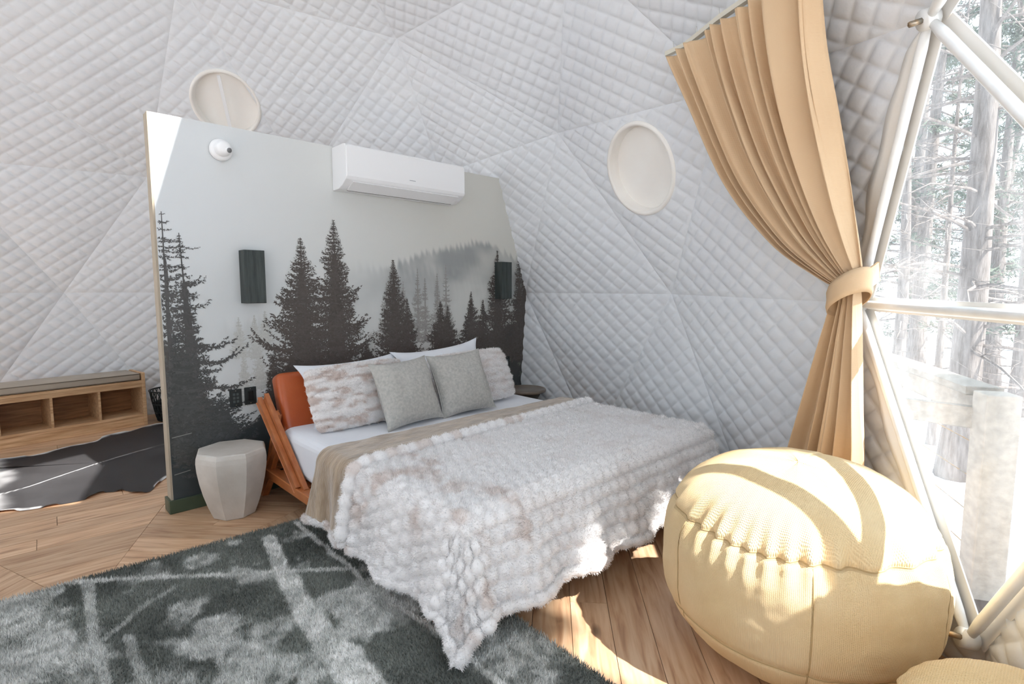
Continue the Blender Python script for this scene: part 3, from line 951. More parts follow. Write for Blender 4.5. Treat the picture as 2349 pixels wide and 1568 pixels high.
# ================================================================== BED
BX0, BX1 = 0.545, 2.475
bed = thing('platform_bed', 'low teak platform bed with a cognac leather headboard', 'bed', ((BX0 + BX1) / 2, -1.1, 0))
bo = np.array([(BX0 + BX1) / 2, -1.1, 0])
def L_(x, y, z): return (x - bo[0], y - bo[1], z)
for sx, x in ((-1, BX0 - 0.025), (1, BX1 + 0.025)):
    box('side_rail', L_(x - 0.035, -2.17, 0.165), L_(x + 0.035, -0.015, 0.222), M_TEAK, bed, bev=0.006)
    # two-board raking arm that carries the headboard
    beam('raking_arm', L_(x - 0.004 * sx, -0.745, 0.205), L_(x - 0.004 * sx, -0.165, 0.690), 0.022, 0.062, M_TEAK, bed, up=(0, 1, 1))
    beam('raking_arm', L_(x + sx * 0.024, -0.700, 0.215), L_(x + sx * 0.024, -0.125, 0.665), 0.022, 0.052, M_TEAK, bed, up=(0, 1, 1))
    beam('back_brace', L_(x, -0.405, 0.470), L_(x, -0.215, 0.215), 0.026, 0.055, M_TEAK, bed, up=(0, 1, 0))
    beam('back_brace', L_(x - sx * 0.03, -0.300, 0.60), L_(x - sx * 0.03, -0.120, 0.215), 0.022, 0.05, M_TEAK, bed, up=(0, 1, 0))
    for y0, y1 in ((-0.21, -0.06), (-1.97, -2.10)):
        beam('leg', L_(x, y0, 0.175), L_(x + sx * 0.0, y1, 0.0), 0.036, 0.055, M_TEAK, bed, up=(0, 1, 0))
box('end_rail', L_(BX0, -2.17, 0.165), L_(BX1, -2.10, 0.215), M_TEAK, bed, bev=0.006)
box('end_rail', L_(BX0, -0.085, 0.165), L_(BX1, -0.015, 0.215), M_TEAK, bed, bev=0.006)
for k in range(12):
    y = -2.02 + k * 0.168
    box('slat', L_(BX0 + 0.01, y - 0.045, 0.200), L_(BX1 - 0.01, y + 0.045, 0.218), M_TEAK, bed, bev=0.003)
# leather cushion: rounded slab leaning back
bm = bmesh.new(); bmesh.ops.create_cube(bm, size=1.0)
cw, ct, ch = BX1 - BX0 - 0.05, 0.135, 0.50
for v in bm.verts: v.co = Vector((v.co.x * cw, v.co.y * ct, v.co.z * ch))
bmesh.ops.bevel(bm, geom=bm.edges[:], offset=0.045, segments=5, affect='EDGES', profile=0.55)
bmesh.ops.rotate(bm, verts=bm.verts[:], cent=(0, 0, 0), matrix=Matrix.Rotation(math.radians(-19), 3, 'X'))
bmesh.ops.translate(bm, verts=bm.verts[:], vec=L_((BX0 + BX1) / 2 + 0.015, -0.225, 0.592))
bm_obj('headboard', bm, M_LEATHER, bed, smooth=True)
hb = np.array([(BX0 + BX1) / 2, -0.205, 0.60])

# ---- mattress under its white sheet
MX0, MX1, MY0, MY1, MZ = 0.555, 2.465, -2.20, -0.30, 0.508
mt = thing('mattress', 'mattress in a white fitted sheet on the teak bed', 'mattress', ((MX0 + MX1) / 2, (MY0 + MY1) / 2, 0.222))
bm = bmesh.new(); bmesh.ops.create_cube(bm, size=1.0)
for v in bm.verts:
    v.co = Vector((v.co.x * (MX1 - MX0), v.co.y * (MY1 - MY0), (v.co.z + 0.5) * (MZ - 0.222)))
bmesh.ops.bevel(bm, geom=bm.edges[:], offset=0.075, segments=6, affect='EDGES', profile=0.55)
bmesh.ops.subdivide_edges(bm, edges=bm.edges[:], cuts=6, use_grid_fill=True)
bm.verts.index_update()
for v in bm.verts:
    p = v.co
    nn = float(fbm(np.array([p.x * 5 + p.y * 2]), np.array([p.z * 9 + p.y * 7]), 3)[0]) - 0.5
    side = max(0.0, 1 - (abs(abs(p.x) - (MX1 - MX0) / 2)) / 0.06)
    p.x += math.copysign(0.018 * nn * side, p.x)
    p.z += 0.012 * nn * (1 - side) * (1 if p.z > 0.15 else 0)
bm_obj('sheeted_body', bm, M_SHEET, mt, smooth=True)

# ---- faux fur blanket -------------------------------------------------------
CX, HALF, FOOT, TOP = 1.51, 0.965, -2.215, 0.530
def drape(a, b, dz=0.0):
    """a across the bed (0 = centre), b towards the foot from y=-1.0; returns points."""
    a = np.asarray(a, float); b = np.asarray(b, float)
    da = np.maximum(0, np.abs(a) - HALF); db = np.maximum(0, b - (-1.0 - FOOT))
    corner0 = np.clip(np.minimum(da, db) / 0.415, 0, 1)
    s0 = np.hypot(da, db) + 1e-9
    s = s0 * (1 - 0.085 * corner0)
    r = 0.07
    ang = np.minimum(s / r, PI / 2); ex = np.maximum(0, s - r * PI / 2)
    wa = da / s0; wb = db / s0
    corner = np.minimum(da, db) / 0.42
    flare = 0.16 * wa ** 2 + 0.34 * wb ** 2 + 0.10 * np.clip(corner, 0, 1)
    wave = 0.028 * np.sin(2 * PI * (a * wb / 0.37 + b * wa / 0.41 + 0.2)) * sstep(0.05, 0.4, s) * (1 - np.clip(corner * 2, 0, 1))
    hx = (r + dz) * np.sin(ang) + ex * flare + wave
    dr = (r + dz) * (1 - np.cos(ang)) + ex * 0.965
    x = CX + np.clip(a, -HALF, HALF) + np.sign(a) * hx * wa
    y = -1.0 - np.minimum(b, -1.0 - FOOT) - hx * wb
    z = TOP + dz - dr
    lowz = 0.035 + 0.02 * np.sin(9 * a + 7 * b)
    z = np.where(z < lowz, lowz + 0.15 * (z - lowz), z)
    z = z + 0.012 * (fbm(a * 3, b * 3, 6) - 0.5) * (s < 0.01)
    return np.stack([x, y, np.maximum(z, 0.03)], -1)
fur = thing('fur_blanket', 'white ribbed faux fur blanket folded back to its brown underside over the bed', 'blanket', (CX, -1.6, TOP))
FO = np.array([CX, -1.6, TOP])
OVER = 0.415
def bstart(a): return np.interp(a, [-1.4, -0.9, 0.9, 1.4], [0.46, 0.42, 0.29, 0.27])
na, nb = 250, 150
A, T = np.meshgrid(np.linspace(-HALF - OVER, HALF + OVER, na), np.linspace(0, 1, nb), indexing='ij')
B = bstart(A) + T * (1.215 + OVER - bstart(A))
P = drape(A, B, 0.0)
Nn = grid_normals(P)
da_ = np.maximum(0, np.abs(A) - HALF); db_ = np.maximum(0, B - (-1.0 - FOOT)); s_ = np.hypot(da_, db_) + 1e-6
ref_ = np.stack([np.sign(A) * da_ / s_, -db_ / s_, 0.25 + (s_ < 0.05)], -1)
Nn = Nn * np.sign((Nn * ref_).sum(-1) + 1e-9)[..., None]
cfr = np.clip(np.minimum(da_, db_) / 0.3, 0, 1)
cell = 0.070
ja = A + 0.012 * (vnoise(A * 9, B * 9, 3) - 0.5) + 0.039 * (np.floor(B / cell) % 2)
bub = (np.abs(np.sin(PI * ja / cell)) ** 0.8) * (np.abs(np.sin(PI * B / cell)) ** 0.6)
amp = (0.017 + 0.013 * sstep(0.02, 0.22, s_)) * (1 - 0.55 * cfr) * (0.7 + 0.6 * fbm(A * 6, B * 6, 12))
Pd = P + Nn * (amp * bub)[..., None]
tan = sstep(0.50, 0.72, fbm(A * 7 + 3, B * 9, 44)) * sstep(0.35, 0.6, fbm(A * 2.1, B * 2.1, 45)) * np.where(A < -0.7, 0.45, 0.12)
tan = tan * (0.5 + 0.9 * fbm(A * 40, B * 25, 46))
colf = rgbn(np.array([242, 239, 238.]))[None, None] * (1 - tan[..., None]) + rgbn(np.array([188, 158, 140.]))[None, None] * tan[..., None]
ft_ = mesh('fur_top', (Pd - FO).reshape(-1, 3), grid_faces(na, nb), M_FUR, fur, smooth=True, col=colf.reshape(-1, 3))
sp, sn, (sc,), _, _ = scatter(Pd, Nn, 150000, 8, (colf,))
blades('fur_pile', sp - FO, sn, 0.014, 0.0013, M_FUR, ft_, col=sc, seed=9, lean=0.8)
# folded-back underside
na2, nb2 = 220, 40
A2, T2 = np.meshgrid(np.linspace(-HALF - OVER + 0.02, HALF + OVER - 0.02, na2), np.linspace(0, 1, nb2), indexing='ij')
B2 = 0.02 + T2 * (bstart(A2) + 0.01)
P2 = drape(A2, B2, 0.018)
N2 = grid_normals(P2)
if N2[na2 // 2, 10, 2] < 0: N2 = -N2
wr_ = 0.012 * (fbm(A2 * 9 + B2 * 14, B2 * 5 - A2 * 2, 51) - 0.5) + 0.010 * np.sin(2 * PI * (B2 * 7 + A2 * 0.6)) * sstep(HALF, HALF + 0.2, np.abs(A2)) * 0.6
endr = -0.03 * (1 - sstep(0.0, 0.10, T2))
P2d = P2 + N2 * (wr_ + endr)[..., None]
mesh('folded_underside', (P2d - FO).reshape(-1, 3), grid_faces(na2, nb2), M_PLUSH, fur, smooth=True)
# fluffy hems: along the fold line and along the hanging ends
def fluffy(name, ab, dz, r, seed, cnt):
    a = ab[:, 0]; b = ab[:, 1]
    Pp = drape(a, b, dz)
    k = np.arange(len(Pp))
    seglen = np.r_[0, np.cumsum(np.linalg.norm(np.diff(Pp, axis=0), axis=1))]
    rr = r * (0.72 + 0.38 * np.abs(np.sin(PI * seglen / 0.075)))
    V, F = tube_geo(Pp - FO, rr, 12)
    cl = rgbn(np.array([240, 237, 236.])) * np.ones((len(V), 3))
    tn = (sstep(0.55, 0.75, fbm(seglen * 9, 0 * seglen, seed))[:, None] * 0.4).repeat(12, 0).reshape(-1, 1)
    cl = cl * (1 - tn) + rgbn(np.array([190, 162, 144.])) * tn
    hm = mesh(name, V, F, M_FUR, fur, smooth=True, col=cl)
    G = V.reshape(len(Pp), 12, 3); NG = G - (Pp - FO)[:, None]; NG /= np.linalg.norm(NG, axis=2)[..., None] + 1e-9
    p, n_, (c_,), _, _ = scatter(G, NG, cnt, seed, (cl.reshape(len(Pp), 12, 3),))
    blades('hem_pile', p, n_, 0.012, 0.0012, M_FUR, hm, col=c_, seed=seed, lean=0.7)
aa = np.linspace(-HALF - OVER + 0.03, HALF + OVER - 0.02, 240)
fluffy('fold_hem', np.stack([aa, bstart(aa) + 0.01], 1), 0.012, 0.036, 61, 14000)
bb = np.linspace(0.03, 0.47, 60)
fluffy('side_hem', np.stack([np.full(60, -HALF - OVER + 0.012), bb], 1), 0.008, 0.020, 62, 4000)
bb2 = np.linspace(0.5, 1.62, 110)
fluffy('side_hem', np.stack([np.full(110, -HALF - OVER), bb2], 1), 0.010, 0.024, 63, 6000)
fluffy('foot_hem', np.stack([np.linspace(-HALF - OVER, HALF + OVER, 220), np.full(220, 1.215 + OVER)], 1), 0.010, 0.024, 64, 12000)

# ---- pillows ----------------------------------------------------------------
def pillow_grid(w, h, t, n=44, seed=0, pinch=0.10, crease=0.012, rows=0.0, ear=0.0, rnd=0.0):
    u = np.linspace(-1, 1, n)
    Ug, Vg = np.meshgrid(u, u, indexing='ij')
    prof = (np.clip(1 - np.abs(Ug) ** 2.4, 0, 1) ** 0.5) * (np.clip(1 - np.abs(Vg) ** 2.4, 0, 1) ** 0.5)
    sc_u = 0.022 * np.abs(np.sin(PI * (Vg + 1) * h / 2 / 0.062)) if rows else 0.0
    sc_v = 0.022 * np.abs(np.sin(PI * (Ug + 1) * w / 2 / 0.062)) if rows else 0.0
    X = w / 2 * Ug * (1 - pinch * (1 - Vg ** 2) * np.abs(Ug) + ear * (np.abs(Ug * Vg) ** 6) - rnd * Vg ** 4 + sc_u * np.abs(Ug))
    Zz = h / 2 * Vg * (1 - pinch * (1 - Ug ** 2) * np.abs(Vg) + ear * (np.abs(Ug * Vg) ** 6) - rnd * Ug ** 4 + sc_v * np.abs(Vg))
    wr = crease * (fbm(Ug * 3 + seed, Vg * 3, seed + 1) - 0.5) * 2
    out = []
    for sg in (1, -1):
        d = t / 2 * prof + wr * sstep(0, 0.3, prof)
        if rows:
            d = d + rows * (np.abs(np.sin(PI * (Vg + 1) * h / 2 / 0.062)) ** 0.7) * sstep(0.0, 0.25, prof)
        out.append(np.stack([X, -sg * d, Zz], -1))
    return out, Ug, Vg

def place(P, base, tilt, yaw, roll, h):
    """stand a pillow: local z up from its bottom edge, lean back by tilt."""
    R = Matrix.Rotation(yaw, 3, 'Z') @ Matrix.Rotation(-tilt, 3, 'X') @ Matrix.Rotation(roll, 3, 'Y')
    R = np.array(R)
    return (P + np.array([0, 0, h / 2])) @ R.T

def pillow(name, label, cat, group, base, w, h, t, tilt, yaw, roll, m, seed, fur_=False, **kw):
    o = thing(name, label, cat, base, group=group)
    (Fr, Bk), Ug, Vg = pillow_grid(w, h, t, seed=seed, **kw)
    n = Fr.shape[0]
    uvs = np.stack([(Ug + 1) * w / 2, (Vg + 1) * h / 2], -1).reshape(-1, 2)
    gf = grid_faces(n, n)
    V = np.vstack([place(Fr.reshape(-1, 3), base, tilt, yaw, roll, h), place(Bk.reshape(-1, 3), base, tilt, yaw, roll, h)])
    F = np.vstack([gf[:, ::-1], gf + n * n])
    col = None
    if fur_:
        tn = sstep(0.46, 0.66, fbm(Ug * 5 + seed, Vg * 9 + seed, seed + 4)) * (0.4 + 0.8 * fbm(Ug * 16, Vg * 22, seed + 5)) * fur_
        col = rgbn(np.array([242, 238, 236.])) * (1 - tn[..., None]) + rgbn(np.array([182, 146, 124.])) * tn[..., None]
        cc = np.vstack([col.reshape(-1, 3)] * 2)
        cv = mesh('cover', V, F, m, o, smooth=True, col=cc)
        G = V[:n * n].reshape(n, n, 3); NG = grid_normals(G)
        ref = np.array([0, -1.0, 0.3])
        if (NG @ ref).mean() < 0: NG = -NG
        p, n_, (c_,), _, _ = scatter(G, NG, 26000, seed, (col,))
        blades('fur_pile', p, n_, 0.013, 0.0012, m, cv, col=c_, seed=seed, lean=0.9)
    else:
        cv = mesh('cover', V, F, m, o, smooth=True, uv=np.vstack([uvs, uvs]))
        # piped edge
        idx = [(i, 0) for i in range(n)] + [(n - 1, j) for j in range(1, n)] + [(i, n - 1) for i in range(n - 2, -1, -1)] + [(0, j) for j in range(n - 2, 0, -1)]
        E = V[:n * n].reshape(n, n, 3)
        path = [E[i, j] for i, j in idx]
        tube('edge_seam', path, 0.0028, m, cv, n=6, closed=True)
    return o
PZ = MZ + 0.012
rd = math.radians
pillow('bed_pillow', 'white cotton pillow behind the left fur pillow, corner on the leather', 'pillow', 'white pillows against the headboard',
       (1.075, -0.505, PZ), 0.74, 0.44, 0.17, rd(31), 0.0, rd(-2), M_SHEET, 3, ear=0.05)
pillow('bed_pillow', 'white cotton pillow peaking behind the right grey cushion', 'pillow', 'white pillows against the headboard',
       (1.86, -0.52, PZ + 0.02), 0.80, 0.46, 0.15, rd(31), 0.0, rd(-4), M_SHEET, 5, ear=0.10)
pillow('fur_pillow', 'brown-flecked white fur pillow at the left of the bed', 'pillow', 'ribbed fur pillows',
       (1.00, -0.672, PZ), 0.70, 0.42, 0.19, rd(27), rd(-3), rd(-2), M_FUR, 11, fur_=0.6, rows=0.012, pinch=0.0, rnd=0.05)
pillow('fur_pillow', 'cream white ribbed fur pillow at the far right of the bed', 'pillow', 'ribbed fur pillows',
       (1.93, -0.70, PZ), 0.74, 0.42, 0.19, rd(25), rd(-2), rd(-2), M_FUR, 17, fur_=0.25, rows=0.014, pinch=0.0, rnd=0.05)
pillow('throw_cushion', 'square grey linen cushion leaning left, nearest the brown-flecked fur pillow', 'cushion', 'grey linen cushions',
       (1.225, -0.885, PZ), 0.45, 0.44, 0.19, rd(24), rd(4), rd(-2), M_GREY, 23, ear=0.03, pinch=0.07)
pillow('throw_cushion', 'square grey linen cushion in front of the cream fur pillow', 'cushion', 'grey linen cushions',
       (1.685, -0.875, PZ), 0.45, 0.45, 0.19, rd(24), rd(-5), rd(-3), M_GREY, 29, ear=0.03, pinch=0.07)

# ================================================================== SIDE TABLES
o = thing('faceted_stool', 'pale concrete stool with eight tapering facets by the bed', 'stool', (0.275, -0.262, 0))
prof = [(0.118, 0.0), (0.124, 0.006), (0.152, 0.08), (0.176, 0.16), (0.194, 0.24), (0.205, 0.31), (0.209, 0.365), (0.206, 0.395), (0.199, 0.416)]
n = 8; V = []; F = []
for r, z in prof:
    for q in range(n):
        a = rd(5 + 45 * q); V.append((r * math.cos(a), r * math.sin(a), z))
for i in range(len(prof) - 1):
    for q in range(n): F.append((i * n + q, i * n + (q + 1) % n, (i + 1) * n + (q + 1) % n, (i + 1) * n + q))
F.append(tuple(range(n))[::-1])
bm = bmesh.new(); vv = [bm.verts.new(v) for v in V]
for f in F: bm.faces.new([vv[i] for i in f])
ob = bm_obj('body', bm, M_CONC, o)
V = [(0.199 * math.cos(rd(5 + 45 * q)), 0.199 * math.sin(rd(5 + 45 * q)), 0.416) for q in range(n)]
V += [(0.190 * math.cos(rd(5 + 45 * q)), 0.190 * math.sin(rd(5 + 45 * q)), 0.421) for q in range(n)]
mesh('seat_top', V, [(q, (q + 1) % n, n + (q + 1) % n, n + q) for q in range(n)] + [tuple(range(n, 2 * n))], M_CONC, o)

o = thing('round_side_table', 'round brown pedestal table between the bed and the dome wall', 'side table', (2.855, -0.268, 0))
lathe('table_top', [(0.0, 0.428), (0.180, 0.428), (0.196, 0.436), (0.199, 0.450), (0.196, 0.458), (0.186, 0.461), (0.180, 0.457), (0.0, 0.456)], M_TABLE, o, n=48)
lathe('pedestal', [(0.150, 0.0), (0.155, 0.02), (0.105, 0.12), (0.085, 0.22), (0.10, 0.32), (0.145, 0.41), (0.15, 0.428)], M_TABLED, o, n=32)

# ================================================================== GREY SHAG RUG
rug = thing('shag_rug', 'grey shag rug with pale cracked lines on the oak floor', 'rug', (-0.45, -1.95, 0))
ra = rd(-3.2)
RW, RL = 2.50, 2.66          # across, along
def rug_xy(u, v):            # u,v in metres from the rug centre
    return u * math.cos(ra) - v * math.sin(ra), u * math.sin(ra) + v * math.cos(ra)
LINES = [([(0.28, -0.80), (0.21, -1.22), (0.15, -1.62), (0.13, -1.91), (0.12, -2.35), (0.10, -2.9)], 0.035, 0.95, 'th'),
         ([(0.48, -0.70), (0.45, -1.64), (0.47, -2.13), (0.46, -2.9)], 0.014, 0.9, ''),
         ([(-1.4, -0.2), (-0.6, -0.59), (-0.25, -0.86), (-0.03, -1.04), (0.19, -1.21), (0.43, -1.41)], 0.018, 0.85, ''),
         ([(0.13, -1.90), (0.30, -1.79), (0.45, -1.73)], 0.016, 0.85, ''),
         ([(-0.50, -0.70), (-0.53, -1.21), (-0.54, -1.56), (-0.6, -2.6)], 0.020, 0.7, ''),
         ([(-0.44, -1.30), (-0.44, -1.65), (-0.40, -2.4)], 0.018, 0.6, ''),
         ([(-0.20, -1.55), (-0.21, -1.87), (-0.25, -2.6)], 0.016, 0.7, ''),
         ([(-0.25, -2.25), (-0.04, -2.03), (0.06, -1.95)], 0.016, 0.85, ''),
         ([(0.10, -2.3), (0.45, -2.62), (0.8, -3.0)], 0.014, 0.7, ''),
         ([(-1.7, -1.1), (-0.8, -1.9), (0.1, -2.6)], 0.018, 0.7, ''),
         ([(-0.5, -1.25), (-0.35, -1.1), (-0.22, -1.02)], 0.014, 0.5, '')]
def seg_d(x, y, pts):
    d = np.full(x.shape, 9.0)
    for (x0, y0), (x1, y1) in zip(pts[:-1], pts[1:]):
        ex, ey = x1 - x0, y1 - y0
        t = np.clip(((x - x0) * ex + (y - y0) * ey) / (ex * ex + ey * ey), 0, 1)
        d = np.minimum(d, np.hypot(x - x0 - t * ex, y - y0 - t * ey))
    return d
def rug_color(x, y):         # world x,y
    wx = x + 0.025 * (fbm(x * 9, y * 9, 71) - 0.5); wy = y + 0.025 * (fbm(x * 9, y * 9, 72) - 0.5)
    light = np.zeros_like(x)
    for pts, w, st, k in LINES:
        d = seg_d(wx, wy, pts)
        if k == 'th':
            w = w * (0.5 + 1.1 * sstep(-0.9, -2.3, wy) * sstep(-2.9, -1.9, wy) + 0.9 * fbm(x * 6, y * 6, 73))
        brk = 0.72 + 0.28 * sstep(0.38, 0.52, fbm(x * 17 + w * 90, y * 17, 70))
        light = np.maximum(light, st * brk * sstep(w * 1.2, w * 0.8, d + 0.5 * w * (fbm(x * 25, y * 25, 69) - 0.5)))
    p = fbm(x * 1.7 + 3.3, y * 1.7, 75, 5)
    patch = sstep(0.615, 0.66, p + 0.10 * (fbm(x * 16, y * 16, 76) - 0.5)) * (0.30 + 0.7 * fbm(x * 22, y * 22, 74))
    for px, py, pr in [(-0.22, -1.27, 0.11), (-0.18, -1.46, 0.08), (-0.62, -1.30, 0.16), (-0.67, -0.95, 0.12), (0.40, -0.90, 0.06), (0.31, -1.15, 0.05), (-0.30, -0.80, 0.10), (-0.45, -1.75, 0.15), (0.02, -1.95, 0.10), (0.62, -2.45, 0.22), (-0.05, -0.85, 0.08)]:
        dd = np.hypot(x - px, (y - py) * 0.75)
        patch = np.maximum(patch, 0.72 * sstep(pr * 1.05, pr * 0.45, dd + 0.22 * (fbm(x * 13, y * 13, 77) - 0.5)) * (0.5 + 0.5 * sstep(0.42, 0.56, fbm(x * 26, y * 26, 68))))
    light = np.maximum(light, patch)
    light = light * (0.75 + 0.4 * fbm(x * 40, y * 40, 78))
    darkm = fbm(x * 3 + 9, y * 3, 79)[..., None]
    base = np.array([110, 113, 108.]) + (np.array([140, 143, 137.]) - np.array([110, 113, 108.])) * sstep(0.25, 0.75, darkm)
    c = base * (1 - light[..., None]) + np.array([252, 250, 247.]) * light[..., None]
    return rgbn(np.clip(c, 0, 255))
nu, nv = 160, 160
U, Vg = np.meshgrid(np.linspace(-RW / 2, RW / 2, nu), np.linspace(-RL / 2, RL / 2, nv), indexing='ij')
gx, gy = rug_xy(U, Vg)
edge = np.minimum(RW / 2 - np.abs(U), RL / 2 - np.abs(Vg))
gz = 0.004 + 0.012 * sstep(0, 0.02, edge)
cg = rug_color(gx - 0.45, gy - 1.95)
bk_ = mesh('backing', np.stack([gx, gy, gz], -1).reshape(-1, 3), grid_faces(nu, nv), M_PILE, rug, smooth=True, col=cg.reshape(-1, 3))
rr_ = np.random.default_rng(77)
K = 330000
pu = rr_.uniform(-RW / 2, RW / 2, K); pv = rr_.uniform(-RL / 2, RL / 2, K)
px, py = rug_xy(pu, pv)
PP = np.stack([px, py, np.full(K, 0.010)], 1)
fl1 = fbm((px) * 5, py * 5, 81)[:, None] - 0.5; fl2 = fbm(px * 5 + 20, py * 5, 82)[:, None] - 0.5
Nrm = np.concatenate([0.8 * fl1, 0.8 * fl2, np.ones((K, 1))], 1)
cc = rug_color(px - 0.45, py - 1.95)
blades('pile', PP, Nrm, 0.021, 0.0024, M_PILE, bk_, col=cc, seed=83, lean=0.45, var=0.45)

# ================================================================== COWHIDE
hide_out = [(0.29, 1.35), (0.75, 1.6), (0.95, 2.05), (0.80, 2.45), (0.55, 2.62), (0.33, 2.66), (0.17, 2.56), (-0.05, 2.46), (-0.15, 2.34), (-0.35, 2.30),
            (-0.51, 2.20), (-0.67, 2.16), (-0.85, 2.20), (-1.10, 2.10), (-1.30, 2.25), (-1.42, 1.95), (-1.20, 1.60), (-1.30, 1.30), (-1.50, 0.95), (-1.35, 0.70),
            (-1.05, 0.80), (-0.79, 0.76), (-0.67, 0.69), (-0.52, 0.66), (-0.39, 0.65), (-0.29, 0.72), (-0.22, 0.69), (-0.16, 0.66), (-0.12, 0.56), (-0.04, 0.52), (0.04, 0.66), (0.13, 0.80), (0.22, 0.98)]
hp = np.array(hide_out)
# smooth closed outline
k = len(hp); dense = []
for i in range(k):
    p0, p1, p2, p3 = hp[(i - 1) % k], hp[i], hp[(i + 1) % k], hp[(i + 2) % k]
    for t in np.linspace(0, 1, 9)[:-1]:
        dense.append(0.5 * ((2 * p1) + (-p0 + p2) * t + (2 * p0 - 5 * p1 + 4 * p2 - p3) * t * t + (-p0 + 3 * p1 - 3 * p2 + p3) * t ** 3))
dense = np.array(dense); hc = np.array([-0.2, 1.55])
rings = np.linspace(0, 1, 40)
ang_n = len(dense)
Pxy = hc + rings[:, None, None] * (dense - hc)[None]
hx, hy = Pxy[..., 0], Pxy[..., 1]
dist_e = (1 - rings)[:, None] * np.linalg.norm(dense - hc, axis=1)[None]
spine = [(-1.6, 1.05), (-0.79, 1.15), (-0.65, 1.20), (-0.43, 1.36), (-0.20, 1.52), (0.02, 1.64), (0.30, 1.76), (0.9, 1.95)]
sd_ = seg_d(hx + 0.02 * (fbm(hx * 12, hy * 12, 91) - 0.5), hy, spine)
whitef = sstep(0.05, 0.02, dist_e + 0.06 * (fbm(hx * 8, hy * 8, 92) - 0.35)) * ((hy > 2.0) | (hx < -0.6) | ((hx > 0.0) & (hy < 1.0)))
whitef = np.maximum(whitef, sstep(0.013, 0.005, sd_ + 0.006 * fbm(hx * 30, hy * 30, 93)) * 0.8)
whitef = np.maximum(whitef, 0.95 * sstep(-0.68, -0.80, hx + 0.25 * (fbm(hx * 4, hy * 4, 94) - 0.5)) * sstep(0.0, 0.3, fbm(hx * 1.5, hy * 2, 95) - 0.3))
tone = fbm(hx * 5, hy * 3, 96)[..., None]
hcol = np.array([38, 36, 37.]) + 26 * tone
hcol = hcol * (1 - whitef[..., None]) + np.array([226, 224, 222.]) * whitef[..., None]
zz = 0.004 + 0.010 * sstep(0.0, 0.03, sd_ * 0 + dist_e) * 0 + 0.006 * sstep(0.05, 0.0, sd_) + 0.012 * sstep(0.06, 0.0, dist_e) * sstep(0.45, 0.7, vnoise(np.arange(ang_n) * 0.23, 0 * np.arange(ang_n), 97))[None]
hide = thing('cowhide_rug', 'black cowhide rug with a white spine line on the floor behind the wall', 'rug', (hc[0], hc[1], 0))
Pn = np.stack([hx - hc[0], hy - hc[1], zz], -1)
Vh = Pn.transpose(1, 0, 2)       # angle major
colh = rgbn(np.clip(hcol, 0, 255)).transpose(1, 0, 2)
nA = ang_n; nR = len(rings)
Fh = grid_faces(nA, nR, wrap=True)
mesh('hide', Vh.reshape(-1, 3), Fh, M_HIDE, hide, smooth=True, col=colh.reshape(-1, 3))
Vb = Vh.copy(); Vb[..., 2] = np.maximum(Vb[..., 2] - 0.003, 0.0012)
mesh('suede_back', Vb.reshape(-1, 3), Fh[:, ::-1], mat('suede', rgb(214, 170, 140), rgb(226, 190, 164), rough=0.9, scale=5), hide, smooth=True)

# ================================================================== BENCH, BASKET
bn = thing('storage_bench', 'oak cubby bench with open compartments against the quilted wall', 'bench', (0.345, 2.75, 0), rd(8.6))
BWd, BDp = 1.50, 0.36
box('side_panel', (-0.032, 0.0, 0.0), (0.0, BDp, 0.545), M_OAKB, bn, bev=0.004)
box('side_panel', (-BWd, 0.0, 0.0), (-BWd + 0.032, BDp, 0.545), M_OAKB, bn, bev=0.004)
box('seat_board', (-BWd + 0.032, 0.002, 0.440), (-0.032, BDp, 0.468), M_OAKB, bn, bev=0.003)
box('top_rail', (-BWd + 0.032, 0.004, 0.398), (-0.032, 0.024, 0.440), M_OAKB, bn, bev=0.003)
box('shelf_board', (-BWd + 0.032, 0.004, 0.092), (-0.032, BDp - 0.01, 0.118), M_OAKB, bn, bev=0.003)
box('plinth', (-BWd + 0.032, 0.012, 0.0), (-0.032, 0.032, 0.092), M_OAKB, bn, bev=0.002)
box('back_panel', (-BWd + 0.032, BDp - 0.014, 0.09), (-0.032, BDp - 0.002, 0.44), wood('bench_back_oak', rgb(120, 82, 50), rgb(170, 124, 84), fine=(2, 22, 22)), bn, bev=0)
for x in (-0.395, -0.760, -1.125):
    box('divider', (x - 0.010, 0.006, 0.118), (x + 0.010, BDp - 0.014, 0.440), M_OAKB, bn, bev=0.002)
cu = thing('bench_cushion', 'long beige vinyl cushion lying on the oak cubby bench', 'cushion', (0.345, 2.75, 0.470), rd(8.6))
pd = box('pad', (-BWd + 0.038, 0.004, 0.0), (-0.040, BDp + 0.03, 0.072), M_CUSH, cu, bev=0.014, seg=3, smooth=True)
for z in (0.010, 0.064):
    tube('piping', [(-BWd + 0.045, 0.003, z), (-0.046, 0.003, z)], 0.0035, M_PIPE, pd, n=6)

bk = thing('wire_basket', 'black woven wire basket on the floor beside the bench', 'basket', (0.600, 2.84, 0))
n = 26
for q in range(n):
    for sg in (1, -1):
        pth = []
        for i in range(9):
            t = i / 8; a = 2 * PI * q / n + sg * 0.55 * t
            r = 0.150 + 0.060 * t ** 0.8; pth.append((r * math.cos(a), r * math.sin(a), 0.012 + 0.315 * t))
        tube('wire', pth, 0.0045, M_DARK, bk, n=5)
for r, z, tt in ((0.212, 0.328, 0.008), (0.150, 0.012, 0.008), (0.172, 0.10, 0.005), (0.190, 0.19, 0.005)):
    a = np.linspace(0, 2 * PI, 40, endpoint=False)
    tube('ring', np.stack([r * np.cos(a), r * np.sin(a), 0 * a + z], 1), tt, M_DARK, bk, n=6, closed=True)
lathe('lining', [(0.0, 0.014), (0.140, 0.014), (0.165, 0.12), (0.178, 0.20)], mat('black_cloth', rgb(24, 24, 26), rough=0.95), bk, n=32)

